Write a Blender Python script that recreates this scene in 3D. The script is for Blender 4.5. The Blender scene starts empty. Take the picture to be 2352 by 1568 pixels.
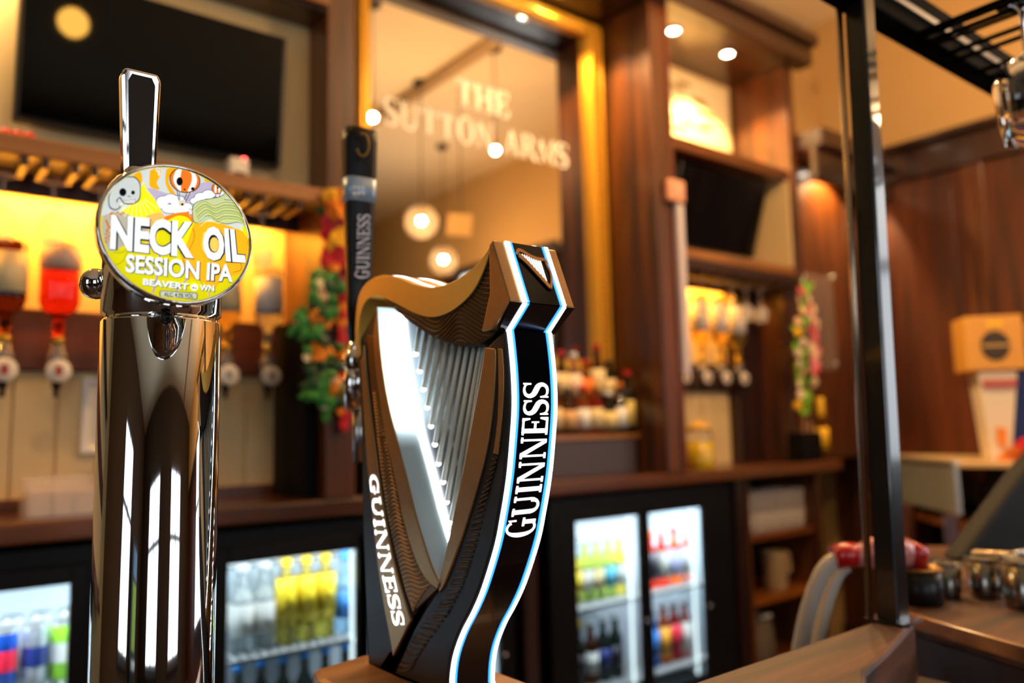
import bpy, bmesh, math, random
from mathutils import Vector as V
random.seed(7)
PI = math.pi
# ------------------------------------------------------------------ camera
FPX, CX, CY = 1834.0, 1176.0, 784.0          # focal length and centre in pixels of the 2352x1568 frame
CAMP = V((0, 0, 1.25))
YAW, PITCH, ROLL = math.radians(38), math.radians(6.2), math.radians(1.25)
fw = V((math.sin(YAW)*math.cos(PITCH), math.cos(YAW)*math.cos(PITCH), math.sin(PITCH)))
r0 = V((math.cos(YAW), -math.sin(YAW), 0)); u0 = r0.cross(fw)
rt = r0*math.cos(ROLL) - u0*math.sin(ROLL); up = u0*math.cos(ROLL) + r0*math.sin(ROLL)
scene = bpy.context.scene
col = scene.collection
cd = bpy.data.cameras.new('camera'); cam = bpy.data.objects.new('camera', cd); col.objects.link(cam)
from mathutils import Matrix
cam.matrix_world = Matrix(((rt.x, up.x, -fw.x, CAMP.x), (rt.y, up.y, -fw.y, CAMP.y), (rt.z, up.z, -fw.z, CAMP.z), (0, 0, 0, 1)))
cd.sensor_width = 36.0; cd.lens = FPX/2352*36; cd.clip_start = .02; cd.clip_end = 60
cd.dof.use_dof = True; cd.dof.focus_distance = 0.715; cd.dof.aperture_fstop = 2.7
scene.camera = cam
# ------------------------------------------------------------------ world, exposure
w = bpy.data.worlds.new('world'); scene.world = w; w.use_nodes = True
w.node_tree.nodes['Background'].inputs[0].default_value = (.75, .85, 1, 1)
w.node_tree.nodes['Background'].inputs[1].default_value = 0.6
vs = scene.view_settings
vs.view_transform = 'Standard'; vs.look = 'None'; vs.gamma = 1; vs.use_curve_mapping = False; vs.exposure = 0.5
cy = scene.cycles
cy.max_bounces = 10; cy.glossy_bounces = 6; cy.transmission_bounces = 10; cy.diffuse_bounces = 4; cy.transparent_max_bounces = 12
cy.sample_clamp_indirect = 5; cy.caustics_refractive = False; cy.caustics_reflective = False; cy.blur_glossy = .6

def light(name, kind, loc, energy, color, **k):
    v_ = V(loc)-CAMP; dz_ = v_.dot(fw)                # a light outside the frame says so in its name
    if not (dz_ > 0 and abs(v_.dot(rt))*FPX < CX*dz_ and abs(v_.dot(up))*FPX < CY*dz_): name += '_offscreen'
    d = bpy.data.lights.new(name, kind); d.energy = energy; d.color = color
    for a, b in k.items():
        if a not in ('rot',): setattr(d, a, b)
    o = bpy.data.objects.new(name, d); col.objects.link(o); o.location = loc
    if 'rot' in k: o.rotation_euler = k['rot']
    return o
WARM = (1.0, .62, .26); AMBER = (1.0, .45, .05); COOL = (.72, .86, 1.0)
# daylight entering by the street windows of the front room (panes are built further down)
WINS = [(-1.9, -.5), (.9, 2.3)]
# ------------------------------------------------------------------ helpers
def ray(px, py): return fw + rt*((px-CX)/FPX) - up*((py-CY)/FPX)
def at(px, py, Y): d = ray(px, py); return CAMP + d*(Y/d.y)
def atx(px, py, X): d = ray(px, py); return CAMP + d*(X/d.x)
def atz(px, py, Z): d = ray(px, py); return CAMP + d*((Z-CAMP.z)/d.z)
def atd(px, py, D): return CAMP + ray(px, py)*D

def lin(c):
    if isinstance(c, str):
        c = [int(c[i:i+2], 16)/255 for i in (0, 2, 4)]
        return tuple(x/12.92 if x <= .04045 else ((x+.055)/1.055)**2.4 for x in c)
    return tuple(c)
MATS = {}
def mat(name, c, rough=.5, metal=0., emit=0., ecol=None, trans=0., ior=1.45, coat=0., noise=0., nscale=30., bump=0., bscale=200., alpha=1., spec=.5):
    if name in MATS: return MATS[name]
    m = bpy.data.materials.new(name); m.use_nodes = True; MATS[name] = m
    nt = m.node_tree; b = nt.nodes['Principled BSDF']; c = lin(c)
    b.inputs['Base Color'].default_value = (*c, 1); b.inputs['Roughness'].default_value = rough
    b.inputs['Metallic'].default_value = metal; b.inputs['Transmission Weight'].default_value = trans
    b.inputs['IOR'].default_value = ior; b.inputs['Coat Weight'].default_value = coat
    b.inputs['Coat Roughness'].default_value = .08; b.inputs['Alpha'].default_value = alpha
    b.inputs['Specular IOR Level'].default_value = spec
    if emit:
        b.inputs['Emission Color'].default_value = (*lin(ecol or c), 1); b.inputs['Emission Strength'].default_value = emit
    if noise or bump:
        tc = nt.nodes.new('ShaderNodeTexCoord')
        if noise:
            n = nt.nodes.new('ShaderNodeTexNoise'); n.inputs['Scale'].default_value = nscale; n.inputs['Detail'].default_value = 5
            nt.links.new(tc.outputs['Object'], n.inputs['Vector'])
            mx = nt.nodes.new('ShaderNodeMix'); mx.data_type = 'RGBA'; mx.blend_type = 'MULTIPLY'
            mr = nt.nodes.new('ShaderNodeMapRange'); mr.inputs['To Min'].default_value = 1-noise; mr.inputs['To Max'].default_value = 1+noise*.5
            nt.links.new(n.outputs['Fac'], mr.inputs['Value'])
            mx.inputs[0].default_value = 1; mx.inputs[6].default_value = (*c, 1)
            nt.links.new(mr.outputs['Result'], mx.inputs[7]); nt.links.new(mx.outputs[2], b.inputs['Base Color'])
        if bump:
            n2 = nt.nodes.new('ShaderNodeTexNoise'); n2.inputs['Scale'].default_value = bscale
            nt.links.new(tc.outputs['Object'], n2.inputs['Vector'])
            bp = nt.nodes.new('ShaderNodeBump'); bp.inputs['Strength'].default_value = bump; bp.inputs['Distance'].default_value = .002
            nt.links.new(n2.outputs['Fac'], bp.inputs['Height']); nt.links.new(bp.outputs['Normal'], b.inputs['Normal'])
    return m
def wood(name, c1, c2, axis='z', scale=14., rough=.32, coat=.5, bump=.12, stretch=.08):
    if name in MATS: return MATS[name]
    m = bpy.data.materials.new(name); m.use_nodes = True; MATS[name] = m
    nt = m.node_tree; b = nt.nodes['Principled BSDF']
    tc = nt.nodes.new('ShaderNodeTexCoord'); mp = nt.nodes.new('ShaderNodeMapping')
    s = [1, 1, 1]; s['xyz'.index(axis)] = stretch; mp.inputs['Scale'].default_value = s
    n = nt.nodes.new('ShaderNodeTexNoise'); n.inputs['Scale'].default_value = scale; n.inputs['Detail'].default_value = 8; n.inputs['Distortion'].default_value = .6
    cr = nt.nodes.new('ShaderNodeValToRGB')
    cr.color_ramp.elements[0].color = (*lin(c1), 1); cr.color_ramp.elements[1].color = (*lin(c2), 1)
    cr.color_ramp.elements[0].position = .34; cr.color_ramp.elements[1].position = .68
    nt.links.new(tc.outputs['Object'], mp.inputs['Vector']); nt.links.new(mp.outputs['Vector'], n.inputs['Vector'])
    nt.links.new(n.outputs['Fac'], cr.inputs['Fac']); nt.links.new(cr.outputs['Color'], b.inputs['Base Color'])
    bp = nt.nodes.new('ShaderNodeBump'); bp.inputs['Strength'].default_value = bump; bp.inputs['Distance'].default_value = .003
    nt.links.new(n.outputs['Fac'], bp.inputs['Height']); nt.links.new(bp.outputs['Normal'], b.inputs['Normal'])
    b.inputs['Roughness'].default_value = rough; b.inputs['Coat Weight'].default_value = coat; b.inputs['Coat Roughness'].default_value = .15
    return m

MAHOG = wood('mahogany', '33190a', '6c3a14', rough=.35, coat=.35)
MAHOG_X = wood('mahogany_along', '33190a', '6c3a14', axis='x', rough=.35, coat=.35)
DARKW = wood('dark_stained_wood', '190b05', '3a1a0b', rough=.4)
DARKW_X = wood('dark_stained_wood_along', '1c0d06', '3d1c0c', axis='x', rough=.4)
COUNTERW = wood('counter_wood', '3a1d0c', '6f3f1d', axis='x', rough=.28, coat=.5)
BARW = wood('worn_bar_wood', '240e06', '6e3e22', axis='x', scale=22, rough=.55, coat=.1, bump=.7, stretch=.12)
PALEW = wood('honey_wood', '7a4a1c', 'b87a36', axis='x', rough=.45, coat=.2)
CREAM = mat('cream_paint', 'd9bd86', .65, noise=.06, nscale=6)
CREAMP = mat('cream_board_paint', 'e2c48a', .5, noise=.05, nscale=5)
CEIL = mat('ceiling_paint', 'f2e2bf', .8, noise=.05, nscale=3)
FLOORM = wood('floor_boards', '2a180d', '51331d', axis='x', rough=.5)
BLACK = mat('black_plastic', '0d0c0c', .35)
BLACKM = mat('black_matt', '070606', .7, spec=.2)
SCREEN = mat('black_screen_glass', '040404', .04, spec=.3)
CHROME = mat('chrome', 'e8e6e4', .035, 1)
STEEL = mat('brushed_steel', 'b9bab8', .28, 1, bump=.05, bscale=90)
GOLD = mat('gilt', 'f2b232', .36, .5, noise=.2, nscale=60)
MIRROR = mat('mirror_silver', 'd8cfc2', .012, 1)
GLASS = mat('clear_glass', 'ffffff', .0, trans=1, ior=1.45)
WHITE = mat('white_plastic', 'e9e6e0', .4)
WHITEP = mat('white_paper', 'f0e4cc', .6)

class MB:
    def __init__(s): s.v = []; s.f = []; s.sm = []
    def add(s, vs, fs, smooth=False):
        k = len(s.v); s.v += [V(p) for p in vs]; s.f += [tuple(i+k for i in f) for f in fs]; s.sm += [smooth]*len(fs); return s
    def box(s, x0, x1, y0, y1, z0, z1):
        vs = [(x, y, z) for x in (x0, x1) for y in (y0, y1) for z in (z0, z1)]
        return s.add(vs, [(0, 1, 3, 2), (4, 6, 7, 5), (0, 4, 5, 1), (2, 3, 7, 6), (0, 2, 6, 4), (1, 5, 7, 3)])
    def prism(s, pts, off):
        n = len(pts); off = V(off); pts = [V(p) for p in pts]
        nrm = V((0, 0, 0))
        for i in range(n): nrm += pts[i].cross(pts[(i+1) % n])
        if nrm.dot(off) > 0: pts = pts[::-1]
        vs = pts + [p+off for p in pts]
        fs = [tuple(range(n)), tuple(range(2*n-1, n-1, -1))]
        fs += [(i, i+n, (i+1) % n+n, (i+1) % n) for i in range(n)]
        return s.add(vs, fs)
    def lathe(s, prof, c=(0, 0, 0), n=24, axis='z', smooth=True, cap=True, a0=0, a1=2*PI):
        c = V(c); vs = []; full = abs(a1-a0-2*PI) < 1e-6; m = n if full else n+1
        for r, h in prof:
            for i in range(m):
                a = a0+(a1-a0)*i/n; p = (r*math.cos(a), r*math.sin(a), h)
                if axis == 'y': p = (p[0], p[2], p[1])
                if axis == 'x': p = (p[2], p[0], p[1])
                vs.append(c+V(p))
        fs = []
        for j in range(len(prof)-1):
            for i in range(n):
                k = (i+1) % m
                f = (j*m+i, j*m+k, (j+1)*m+k, (j+1)*m+i)
                fs.append(f if axis != 'y' else f[::-1])
        s.add(vs, fs, smooth)
        if cap and full:
            L = len(prof)-1; k = len(s.v)-len(vs)
            if prof[0][0] > 1e-6: s.f.append(tuple(k+i for i in range(n))[::-1 if axis != 'y' else 1]); s.sm.append(False)
            if prof[L][0] > 1e-6: s.f.append(tuple(k+L*n+i for i in range(n))[::1 if axis != 'y' else -1]); s.sm.append(False)
        return s
    def tube(s, pts, r, n=8, cap=True, smooth=True):
        pts = [V(p) for p in pts]; k = len(pts); rs = r if isinstance(r, (list, tuple)) else [r]*k
        vs = []; prev = None
        for i, p in enumerate(pts):
            t = (pts[min(i+1, k-1)]-pts[max(i-1, 0)]).normalized()
            a = prev if prev is not None else (V((0, 0, 1)) if abs(t.z) < .9 else V((1, 0, 0)))
            a = (a - t*a.dot(t)).normalized(); prev = a; b = t.cross(a)
            vs += [p + (a*math.cos(2*PI*j/n) + b*math.sin(2*PI*j/n))*rs[i] for j in range(n)]
        fs = [(i*n+j, i*n+(j+1) % n, (i+1)*n+(j+1) % n, (i+1)*n+j) for i in range(k-1) for j in range(n)]
        s.add(vs, fs, smooth)
        if cap:
            q = len(s.v)-len(vs)
            s.f += [tuple(q+j for j in range(n))[::-1], tuple(q+(k-1)*n+j for j in range(n))]; s.sm += [False]*2
        return s
    def ball(s, c, r, n=12, sq=(1, 1, 1)):
        c = V(c); m = n//2; pr = [(math.sin(PI*i/m), -math.cos(PI*i/m)) for i in range(m+1)]
        k = len(s.v); s.lathe(pr, (0, 0, 0), n, cap=False)
        for i in range(k, len(s.v)): p = s.v[i]; s.v[i] = c+V((p.x*sq[0], p.y*sq[1], p.z*sq[2]))*r
        return s
    def build(s, name, m, parent=None, bevel=0, seg=2, world=True, xf=None):
        me = bpy.data.meshes.new(name); o = bpy.data.objects.new(name, me); col.objects.link(o)
        off = ORG.get(parent, V((0, 0, 0))) if (parent is not None and world) else V((0, 0, 0))
        vs = [(xf @ p if xf else p) - off for p in s.v]
        me.from_pydata([tuple(p) for p in vs], [], s.f)
        for p, q in zip(me.polygons, s.sm): p.use_smooth = q
        if bevel:
            bm = bmesh.new(); bm.from_mesh(me)
            bmesh.ops.remove_doubles(bm, verts=bm.verts, dist=1e-6)
            es = [e for e in bm.edges if e.is_manifold and e.calc_face_angle(0) > .35]
            bmesh.ops.bevel(bm, geom=es, offset=bevel, segments=seg, affect='EDGES', profile=.5, clamp_overlap=True)
            bm.to_mesh(me); bm.free()
        me.validate()
        me.materials.append(m)
        if parent is not None: o.parent = parent
        ORG[o] = V(off) if parent is not None and world else V((0, 0, 0))
        return o
ORG = {}
def tag(o, label, cat, group=None):
    o['label'] = label; o['category'] = cat
    if group: o['group'] = group
    return o
def struct(o): o['kind'] = 'structure'; return o
def thing(name, label, cat, loc=(0, 0, 0), group=None):
    o = bpy.data.objects.new(name, None); col.objects.link(o); o.location = loc; o.empty_display_size = .05
    ORG[o] = V(loc); return tag(o, label, cat, group)
def sub(name, parent):                       # an Empty used as a part that has sub-parts
    o = bpy.data.objects.new(name, None); col.objects.link(o); o.parent = parent; o.empty_display_size = .02
    ORG[o] = ORG[parent]; return o
def copy_tree(o, loc, label=None, group=None, rotz=0, parent=None):
    c = o.copy(); col.objects.link(c); c.location = loc if parent is None else o.location
    if parent is None:
        c.rotation_euler = (0, 0, rotz)
        if label: c['label'] = label
        if group: c['group'] = group
    else: c.parent = parent
    for ch in [x for x in bpy.data.objects if x.parent == o]: copy_tree(ch, None, parent=c)
    return c
def spline(pts, k=6):
    out = []; n = len(pts); pts = [V(p) if len(p) == 3 else V((p[0], p[1], 0)) for p in pts]
    for i in range(n-1):
        p0, p1, p2, p3 = pts[max(i-1, 0)], pts[i], pts[i+1], pts[min(i+2, n-1)]
        for j in range(k):
            t = j/k
            out.append(.5*((2*p1)+(p2-p0)*t+(2*p0-5*p1+4*p2-p3)*t*t+(3*p1-p0-3*p2+p3)*t**3))
    out.append(pts[-1]); return out
def emit(name, c, s): return mat(name, c, .5, emit=s, ecol=c)

# ================================================================== THE ROOM
CZ = 3.57; XR = 4.2; YB = 2.45; XL = -3.2; YF = -3.2
struct(MB().box(XL, XR, YF, 2.7, -.06, 0).build('floor', FLOORM))
struct(MB().box(XL, XR+.1, YF, 2.7, CZ, CZ+.06).build('ceiling', CEIL))
struct(MB().box(XL, XR+.12, 2.62, 2.72, 0, CZ).build('wall_back', CREAM))
TANW = mat('tan_wall_paint', 'c9a468', .7, noise=.08, nscale=2)
WPW = wood('wall_panel_wood', '2e1405', '602c0d', rough=.4, coat=.2)
# right wall: cream above, wood panelling below
wr = struct(MB().box(XR, XR+.1, YF, 2.7, 0, CZ).build('wall_right', TANW))
MB().box(XR-.02, XR, YF, 2.45, 0, 2.63).build('panel_backing', WPW, wr)
for i, y in enumerate([2.30, 1.62, .94, .26, -.5, -1.3, -2.1, -2.9]):
    MB().box(XR-.036, XR-.02, y-.05, y+.05, .15, 2.5).build('stile', MAHOG, wr, .003)
    MB().box(XR-.029, XR-.02, y-.58, y-.10, .2, 2.42).build('panel', WPW, wr, .006)
MB().box(XR-.05, XR, YF, 2.45, 2.5, 2.66).build('rail', DARKW, wr, .006)
MB().box(XR-.10, XR, YF, 2.45, 2.655, 2.69).build('rail_cap', DARKW, wr, .006)
MB().box(XR-.05, XR, YF, 2.45, 0, .16).build('rail', DARKW, wr, .006)
wl = struct(MB().box(XL-.1, XL, YF, 2.7, 0, CZ).build('wall_left', mat('taupe_wall_paint', '4a3825', .7, noise=.08, nscale=2)))
wf = struct(MB().box(XL, XR, YF-.1, YF, 0, CZ).build('wall_front', mat('brown_wall_paint', '2e2116', .7, noise=.08, nscale=2)))
PANE = emit('daylight_pane', (.78, .89, 1.0), 2.4)
FRAME = mat('window_frame_paint', '2a2521', .5)
def window(idx, a, b, wall):
    z0, z1 = 1.02, 2.7
    def bx(m, u0, u1, d0, d1, z0, z1):
        if wall == 'f': m.box(u0, u1, YF+d0, YF+d1, z0, z1)
        elif wall == 'l': m.box(XL+d0, XL+d1, u0, u1, z0, z1)
        else: m.box(XR-.04-d1, XR-.04-d0, u0, u1, z0, z1)
        return m
    o = sub('window_%d' % idx, None) if False else bpy.data.objects.new('window_%d' % idx, None)
    col.objects.link(o); ORG[o] = V((0, 0, 0)); struct(o)
    for u in (a, (a+b)/2, b): bx(MB(), u-.03, u+.03, .0, .07, z0, z1).build('mullion', FRAME, o)
    for z in (z0, (z0+z1)/2+.2, z1): bx(MB(), a-.03, b+.03, .0, .065, z-.03, z+.03).build('transom', FRAME, o)
    m_ = (a+b)/2; zz = (z0+z1)/2+.2
    for p, q in ((a+.03, m_-.03), (m_+.03, b-.03)):
        for r_, s_ in ((z0+.03, zz-.03), (zz+.03, z1-.03)): bx(MB(), p, q, .012, .02, r_, s_).build('pane_offscreen', PANE, o)
    bx(MB(), a-.06, b+.06, 0, .14, z0-.07, z0-.03).build('sill', FRAME, o)
for i, (a, b) in enumerate(WINS): window(i+1, a, b, 'f')
window(3, -1.05, .05, 'l')
# ================================================================== BACK BAR (woodwork)
ZC = 1.065                                   # top of the back counter
bb = thing('back_bar', 'tall mahogany back bar with bays, pillars and dark soffit behind the counter', 'back bar', (1.6, 2.4, ZC))
def part(name, m, box, parent=bb, bevel=.004): return MB().box(*box).build(name, m, parent, bevel)
# left bay
lp = part('back_panel', CREAMP, (-1.8, .97, 2.405, 2.43, ZC, 1.43), bevel=0)
x = -1.75
while x < .95:
    part('plank', CREAMP, (x, min(x+.096, .968), 2.395, 2.406, ZC, 1.425), lp, .003); x += .1
part('optic_batten', wood('red_batten', '2c0f06', '6a2a0f', axis='x', rough=.6, coat=0), (-1.8, .97, 2.37, 2.405, 1.425, 1.585))
part('optic_back_panel', CREAMP, (-1.8, .97, 2.405, 2.43, 1.585, 1.9), bevel=0)
part('rack_shelf', DARKW_X, (-1.8, .97, 2.12, 2.43, 1.908, 1.945))
part('shelf_lip', PALEW, (-1.8, .97, 2.10, 2.12, 1.905, 1.95))
part('screen_recess_panel', CREAM, (-1.8, .97, 2.225, 2.245, 1.945, 2.50), bevel=0)
part('recess_top', MAHOG_X, (-1.8, .97, 2.10, 2.43, 2.49, 2.52))
part('overhead_panel', CREAM, (-1.8, .97, 2.11, 2.43, 2.52, 3.45), bevel=0)
part('overhead_frame', PALEW, (.86, .97, 2.085, 2.11, 2.52, 3.45))
part('overhead_frame', PALEW, (-1.8, .97, 2.08, 2.11, 2.50, 2.535))
# pillars
part('pillar', MAHOG, (.97, 1.06, 2.095, 2.43, ZC, 3.0))
part('side_panel', BLACKM, (.935, .969, 2.16, 2.40, ZC, 1.58))
part('pillar', MAHOG, (2.385, 2.475, 2.095, 2.43, ZC, 3.0))
part('pillar_edge', wood('red_edge', '4a1a0c', '7c3318'), (2.475, 2.50, 2.09, 2.43, ZC, 3.0))
part('side_panel', MAHOG, (3.40, 3.455, 2.12, 2.5, 1.9, 3.0))
part('side_panel', MAHOG, (3.40, 3.455, 2.2, 2.5, ZC, 1.9))
# mirror bay
part('mirror_back', DARKW, (1.06, 2.385, 2.40, 2.43, ZC, 3.0), bevel=0)
part('soffit', wood('soffit_wood', '2a1408', '54290f', axis='x', rough=.3), (1.06, 3.455, 2.09, 2.5, 3.0, 3.03))
part('cornice', DARKW_X, (.97, 3.50, 2.03, 2.12, 2.985, 3.08), bevel=.01)
part('cornice', DARKW_X, (.97, 3.52, 2.0, 2.12, 3.08, 3.14), bevel=.012)
part('top_board', DARKW_X, (.97, 3.5, 2.1, 2.6, 3.14, 3.16))
# right bay
part('back_panel', CREAM, (2.5, 3.40, 2.455, 2.475, 2.42, 3.0), bevel=0)
part('shelf', MAHOG_X, (2.5, 3.40, 2.14, 2.47, 2.415, 2.47))
part('recess_panel', CREAM, (2.5, 3.40, 2.42, 2.455, 1.95, 2.415), bevel=0)
part('recess_side', CREAM, (3.385, 3.40, 2.14, 2.42, 1.99, 2.415), bevel=0)
part('shelf', PALEW, (2.5, 3.40, 2.13, 2.45, 1.945, 1.985))
part('rack_shelf', DARKW_X, (2.5, 3.40, 2.13, 2.45, 1.905, 1.945))
part('optic_back_panel', CREAMP, (2.5, 3.32, 2.42, 2.45, 1.48, 1.9), bevel=0)
part('optic_batten', DARKW_X, (2.5, 3.32, 2.385, 2.42, 1.40, 1.53))
rp = part('back_panel', CREAMP, (2.5, 3.22, 2.42, 2.45, ZC, 1.40), bevel=0)
for i in range(7): part('plank', CREAMP, (2.505+i*.1, 2.601+i*.1, 2.41, 2.42, ZC, 1.40), rp, .003)
part('side_board', DARKW, (3.22, 3.40, 2.36, 2.45, ZC, 1.905))
# far section
part('end_panel', MAHOG, (3.455, 4.02, 2.20, 2.45, ZC, 2.56))
part('end_stile', DARKW, (4.02, 4.10, 2.18, 2.45, ZC, 2.56))
part('cornice', DARKW_X, (3.46, 4.16, 2.02, 2.06, 2.405, 2.57), bevel=.01)
part('cornice', DARKW_X, (3.46, 4.18, 1.98, 2.45, 2.561, 2.66), bevel=.015)
part('upper_board', TANW, (3.47, 4.2, 2.45, 2.47, 2.5, 3.5), bevel=0)
# glass rack rails (pairs of battens the stemware hangs in)
for x0, n, st, ya, yb in ((-.02, 9, .105, 2.105, 2.22), (2.56, 7, .112, 2.135, 2.24)):
    for i in range(n+1):
        xx = x0+(i-.5)*st
        if xx > .96 and x0 < 1: continue
        for s in (-1, 1): part('rack_rail', DARKW, (xx+s*.021-.008, xx+s*.021+.008, ya, yb, 1.88, 1.908), bevel=.002)
# perspex notice fixings on the end panel
for px, py in ((1908, 637), (1915, 836), (1835, 632), (1838, 838)):
    p = at(px, py, 2.2); MB().lathe([(.0, -.02), (.012, -.02), (.012, 0), (0, 0)], (p.x, 2.2, p.z), 12, 'y').build('stud', STEEL, bb)
pp = at(1835, 637, 2.19); qq = at(1915, 836, 2.19)
MB().box(pp.x-.03, qq.x+.03, 2.184, 2.188, qq.z-.03, pp.z+.03).build('perspex_sheet', mat('clear_perspex', 'fff0e0', .04, alpha=.06), bb)

# LED strips behind the racks (amber) : real strips fixed under the shelves
LED = emit('amber_led', AMBER, 9)
for x0, x1, y in ((-.5, .93, 2.33), (2.54, 3.2, 2.37)):
    MB().box(x0, x1, y, y+.012, 1.899, 1.9075).build('led_strip', LED, bb)
part('led_shield', DARKW_X, (-1.8, .97, 2.300, 2.312, 1.862, 1.908), bevel=0)  # added boards that block the strip light from the rails and soffit
part('led_shield', DARKW_X, (2.5, 3.40, 2.325, 2.337, 1.866, 1.905), bevel=0)
light('rack_led', 'AREA', (.30, 2.335, 1.895), 10, AMBER, shape='RECTANGLE', size=1.25, size_y=.02, rot=(.5, 0, 0))
light('rack_led', 'AREA', (2.87, 2.365, 1.895), 5.5, AMBER, shape='RECTANGLE', size=.7, size_y=.02)

# downlights set in the soffit
def downlight(x, y, z, label, energy=52, size=2.15):
    t = thing('downlight', label, 'downlight', (x, y, z))
    MB().lathe([(.026, -.004), (.036, -.006), (.038, 0), (.026, 0)], (x, y, z), 24, cap=False).build('bezel', CHROME, t)
    MB().lathe([(0, -.003), (.025, -.002), (.025, 0)], (x, y, z), 24, cap=False).build('lamp', emit('downlight_glow', (1, .86, .62), 30), t)
    light('downlight_beam', 'SPOT', (x, y, z-.012), energy, WARM, spot_size=size, spot_blend=.35, shadow_soft_size=.02)
downlight(2.685, 2.215, 3.0, 'round downlight in the alcove soffit nearer the gilt mirror')
downlight(3.07, 2.215, 3.0, 'round downlight in the alcove soffit nearer the end panel')
downlight(2.06, 2.27, 3.0, 'round downlight in the soffit above the gilt mirror')
downlight(.06, 2.165, 2.489, 'round downlight in the top of the television recess', 16, 2.4)
downlight(3.78, 2.11, 2.56, 'round downlight under the low cornice by the wall corner', 34, 2.3)

# ---------------------------------------------------------------- counter
ct = thing('back_counter', 'long dark brown wooden back counter top above the bottle fridges', 'counter', (1.3, 2.28, ZC))
part('worktop', COUNTERW, (-1.8, 3.66, 2.10, 2.46, ZC-.05, ZC), ct, .008)
part('upstand', COUNTERW, (-1.8, .93, 2.375, 2.395, ZC, ZC+.035), ct, .003)
for xx, lb in ((.52, 'dark wooden divider between the can fridge and the yellow bottle fridge'), (1.70, 'dark wooden divider between the yellow bottle fridge and the two-door fridge'), (2.86, 'dark wooden divider between the two-door fridge and the open shelving')):
    tag(MB().box(xx, xx+.06, 2.14, 2.45, 0, ZC-.051).build('divider_panel', DARKW, None, .004), lb, 'panel')

# ---------------------------------------------------------------- gilt mirror with lettering
mr = thing('bar_mirror', 'large gilt framed mirror with white serif lettering behind the bottles', 'mirror', (1.78, 2.385, 1.35))
MX0, MX1, MZ0, MZ1 = 1.20, 2.375, 1.46, 2.985
part('mirror_glass', MIRROR, (MX0+.05, MX1-.06, 2.384, 2.392, MZ0+.05, MZ1-.05), mr, 0)
def frame_bar(x0, x1, z0, z1, vert):
    f = part('frame_bar', GOLD, (x0, x1, 2.36, 2.398, z0, z1), mr, .008)
    if vert:
        c = (x0+x1)/2
        part('moulding', GOLD, (x0+.006, x0+.022, 2.345, 2.361, z0+.02, z1-.02), f, .006)
        part('moulding', GOLD, (x1-.018, x1-.004, 2.35, 2.361, z0+.02, z1-.02), f, .005)
        b = MB(); n = int((z1-z0)/.028)
        for i in range(n): b.ball((c+.002, 2.358, z0+.02+i*.028), .012, 8)
        o = b.build('beading', GOLD, f); o['kind'] = 'stuff'
    elif z0 > 2:
        c = (z0+z1)/2
        part('moulding', GOLD, (x0+.02, x1-.02, 2.345, 2.361, z0+.006, z0+.022), f, .006)
frame_bar(MX0, MX0+.05, MZ0, MZ1, True); frame_bar(MX1-.085, MX1, MZ0, MZ1, True)
frame_bar(MX0+.05, MX1-.085, MZ1-.06, MZ1, False); frame_bar(MX0+.05, MX1-.085, MZ0, MZ0+.06, False)

# ---- a serif alphabet built from strokes: every glyph is a list of polygons in a cell of height 1
def ring(cx, cyy, rx, ry, thick, thin, a0=0, a1=360, n=28):
    L = []
    for i in range(n):
        q = []
        for a in (a0+(a1-a0)*i/n, a0+(a1-a0)*(i+1)/n):
            t = math.radians(a); wd = thin+(thick-thin)*abs(math.cos(t))
            q.append(((cx+rx*math.cos(t), cyy+ry*math.sin(t)), (cx+(rx-wd)*math.cos(t), cyy+(ry-thin-(wd-thin)*.0)*math.sin(t))))
        L.append([q[0][0], q[1][0], q[1][1], q[0][1]])
    return L
def R(x0, y0, x1, y1): return [(x0, y0), (x1, y0), (x1, y1), (x0, y1)]
TH, TN, SH = .19, .075, .07
def stem(x, w=TH, y0=0, y1=1, s0=True, s1=True, e=.085):
    L = [R(x, y0, x+w, y1)]
    if s0: L.append(R(x-e, y0, x+w+e, y0+SH))
    if s1: L.append(R(x-e, y1-SH, x+w+e, y1))
    return L
def sglyph(wd):
    pts = [(wd*.90, .74), (wd*.80, .90), (wd*.5, .96), (wd*.22, .90), (wd*.13, .75), (wd*.25, .60), (wd*.5, .50), (wd*.77, .40), (wd*.88, .25), (wd*.76, .09), (wd*.48, .04), (wd*.2, .1), (wd*.09, .27)]
    ws = [.05, .06, .075, .12, .17, .19, .20, .19, .17, .12, .075, .06, .05]
    P = spline(pts, 4); W = []
    for i in range(len(ws)-1): W += [ws[i]+(ws[i+1]-ws[i])*j/4 for j in range(4)]
    W.append(ws[-1]); L = []
    N = []
    for i in range(len(P)):
        t = P[min(i+1, len(P)-1)]-P[max(i-1, 0)]; t.normalize(); nn = V((-t.y, t.x, 0))*W[i]/2; N.append((P[i]+nn, P[i]-nn))
    for i in range(len(P)-1):
        a, b = N[i], N[i+1]; L.append([(a[0].x, a[0].y), (b[0].x, b[0].y), (b[1].x, b[1].y), (a[1].x, a[1].y)])
    return L+[R(wd*.85, .68, wd*.95, .98), R(wd*.04, .02, wd*.13, .33)]
GL = {}
GL['T'] = (.86, stem(.335, s1=False)+[R(.02, 1-SH, .84, 1), [(.02, 1), (.02, .72), (.09, .72), (.16, 1)], [(.84, 1), (.84, .72), (.77, .72), (.70, 1)]])
GL['H'] = (1.02, stem(.1)+stem(.73)+[R(.2, .46, .8, .46+TN)])
GL['E'] = (.82, stem(.1)+[R(.1, 1-SH, .76, 1), R(.1, 0, .80, SH), R(.2, .46, .58, .46+TN), R(.55, .36, .61, .64), [(.76, 1), (.76, .72), (.70, .72), (.62, 1)], [(.80, 0), (.80, .3), (.73, .3), (.63, 0)]])
GL['S'] = (.70, sglyph(.70))
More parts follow.
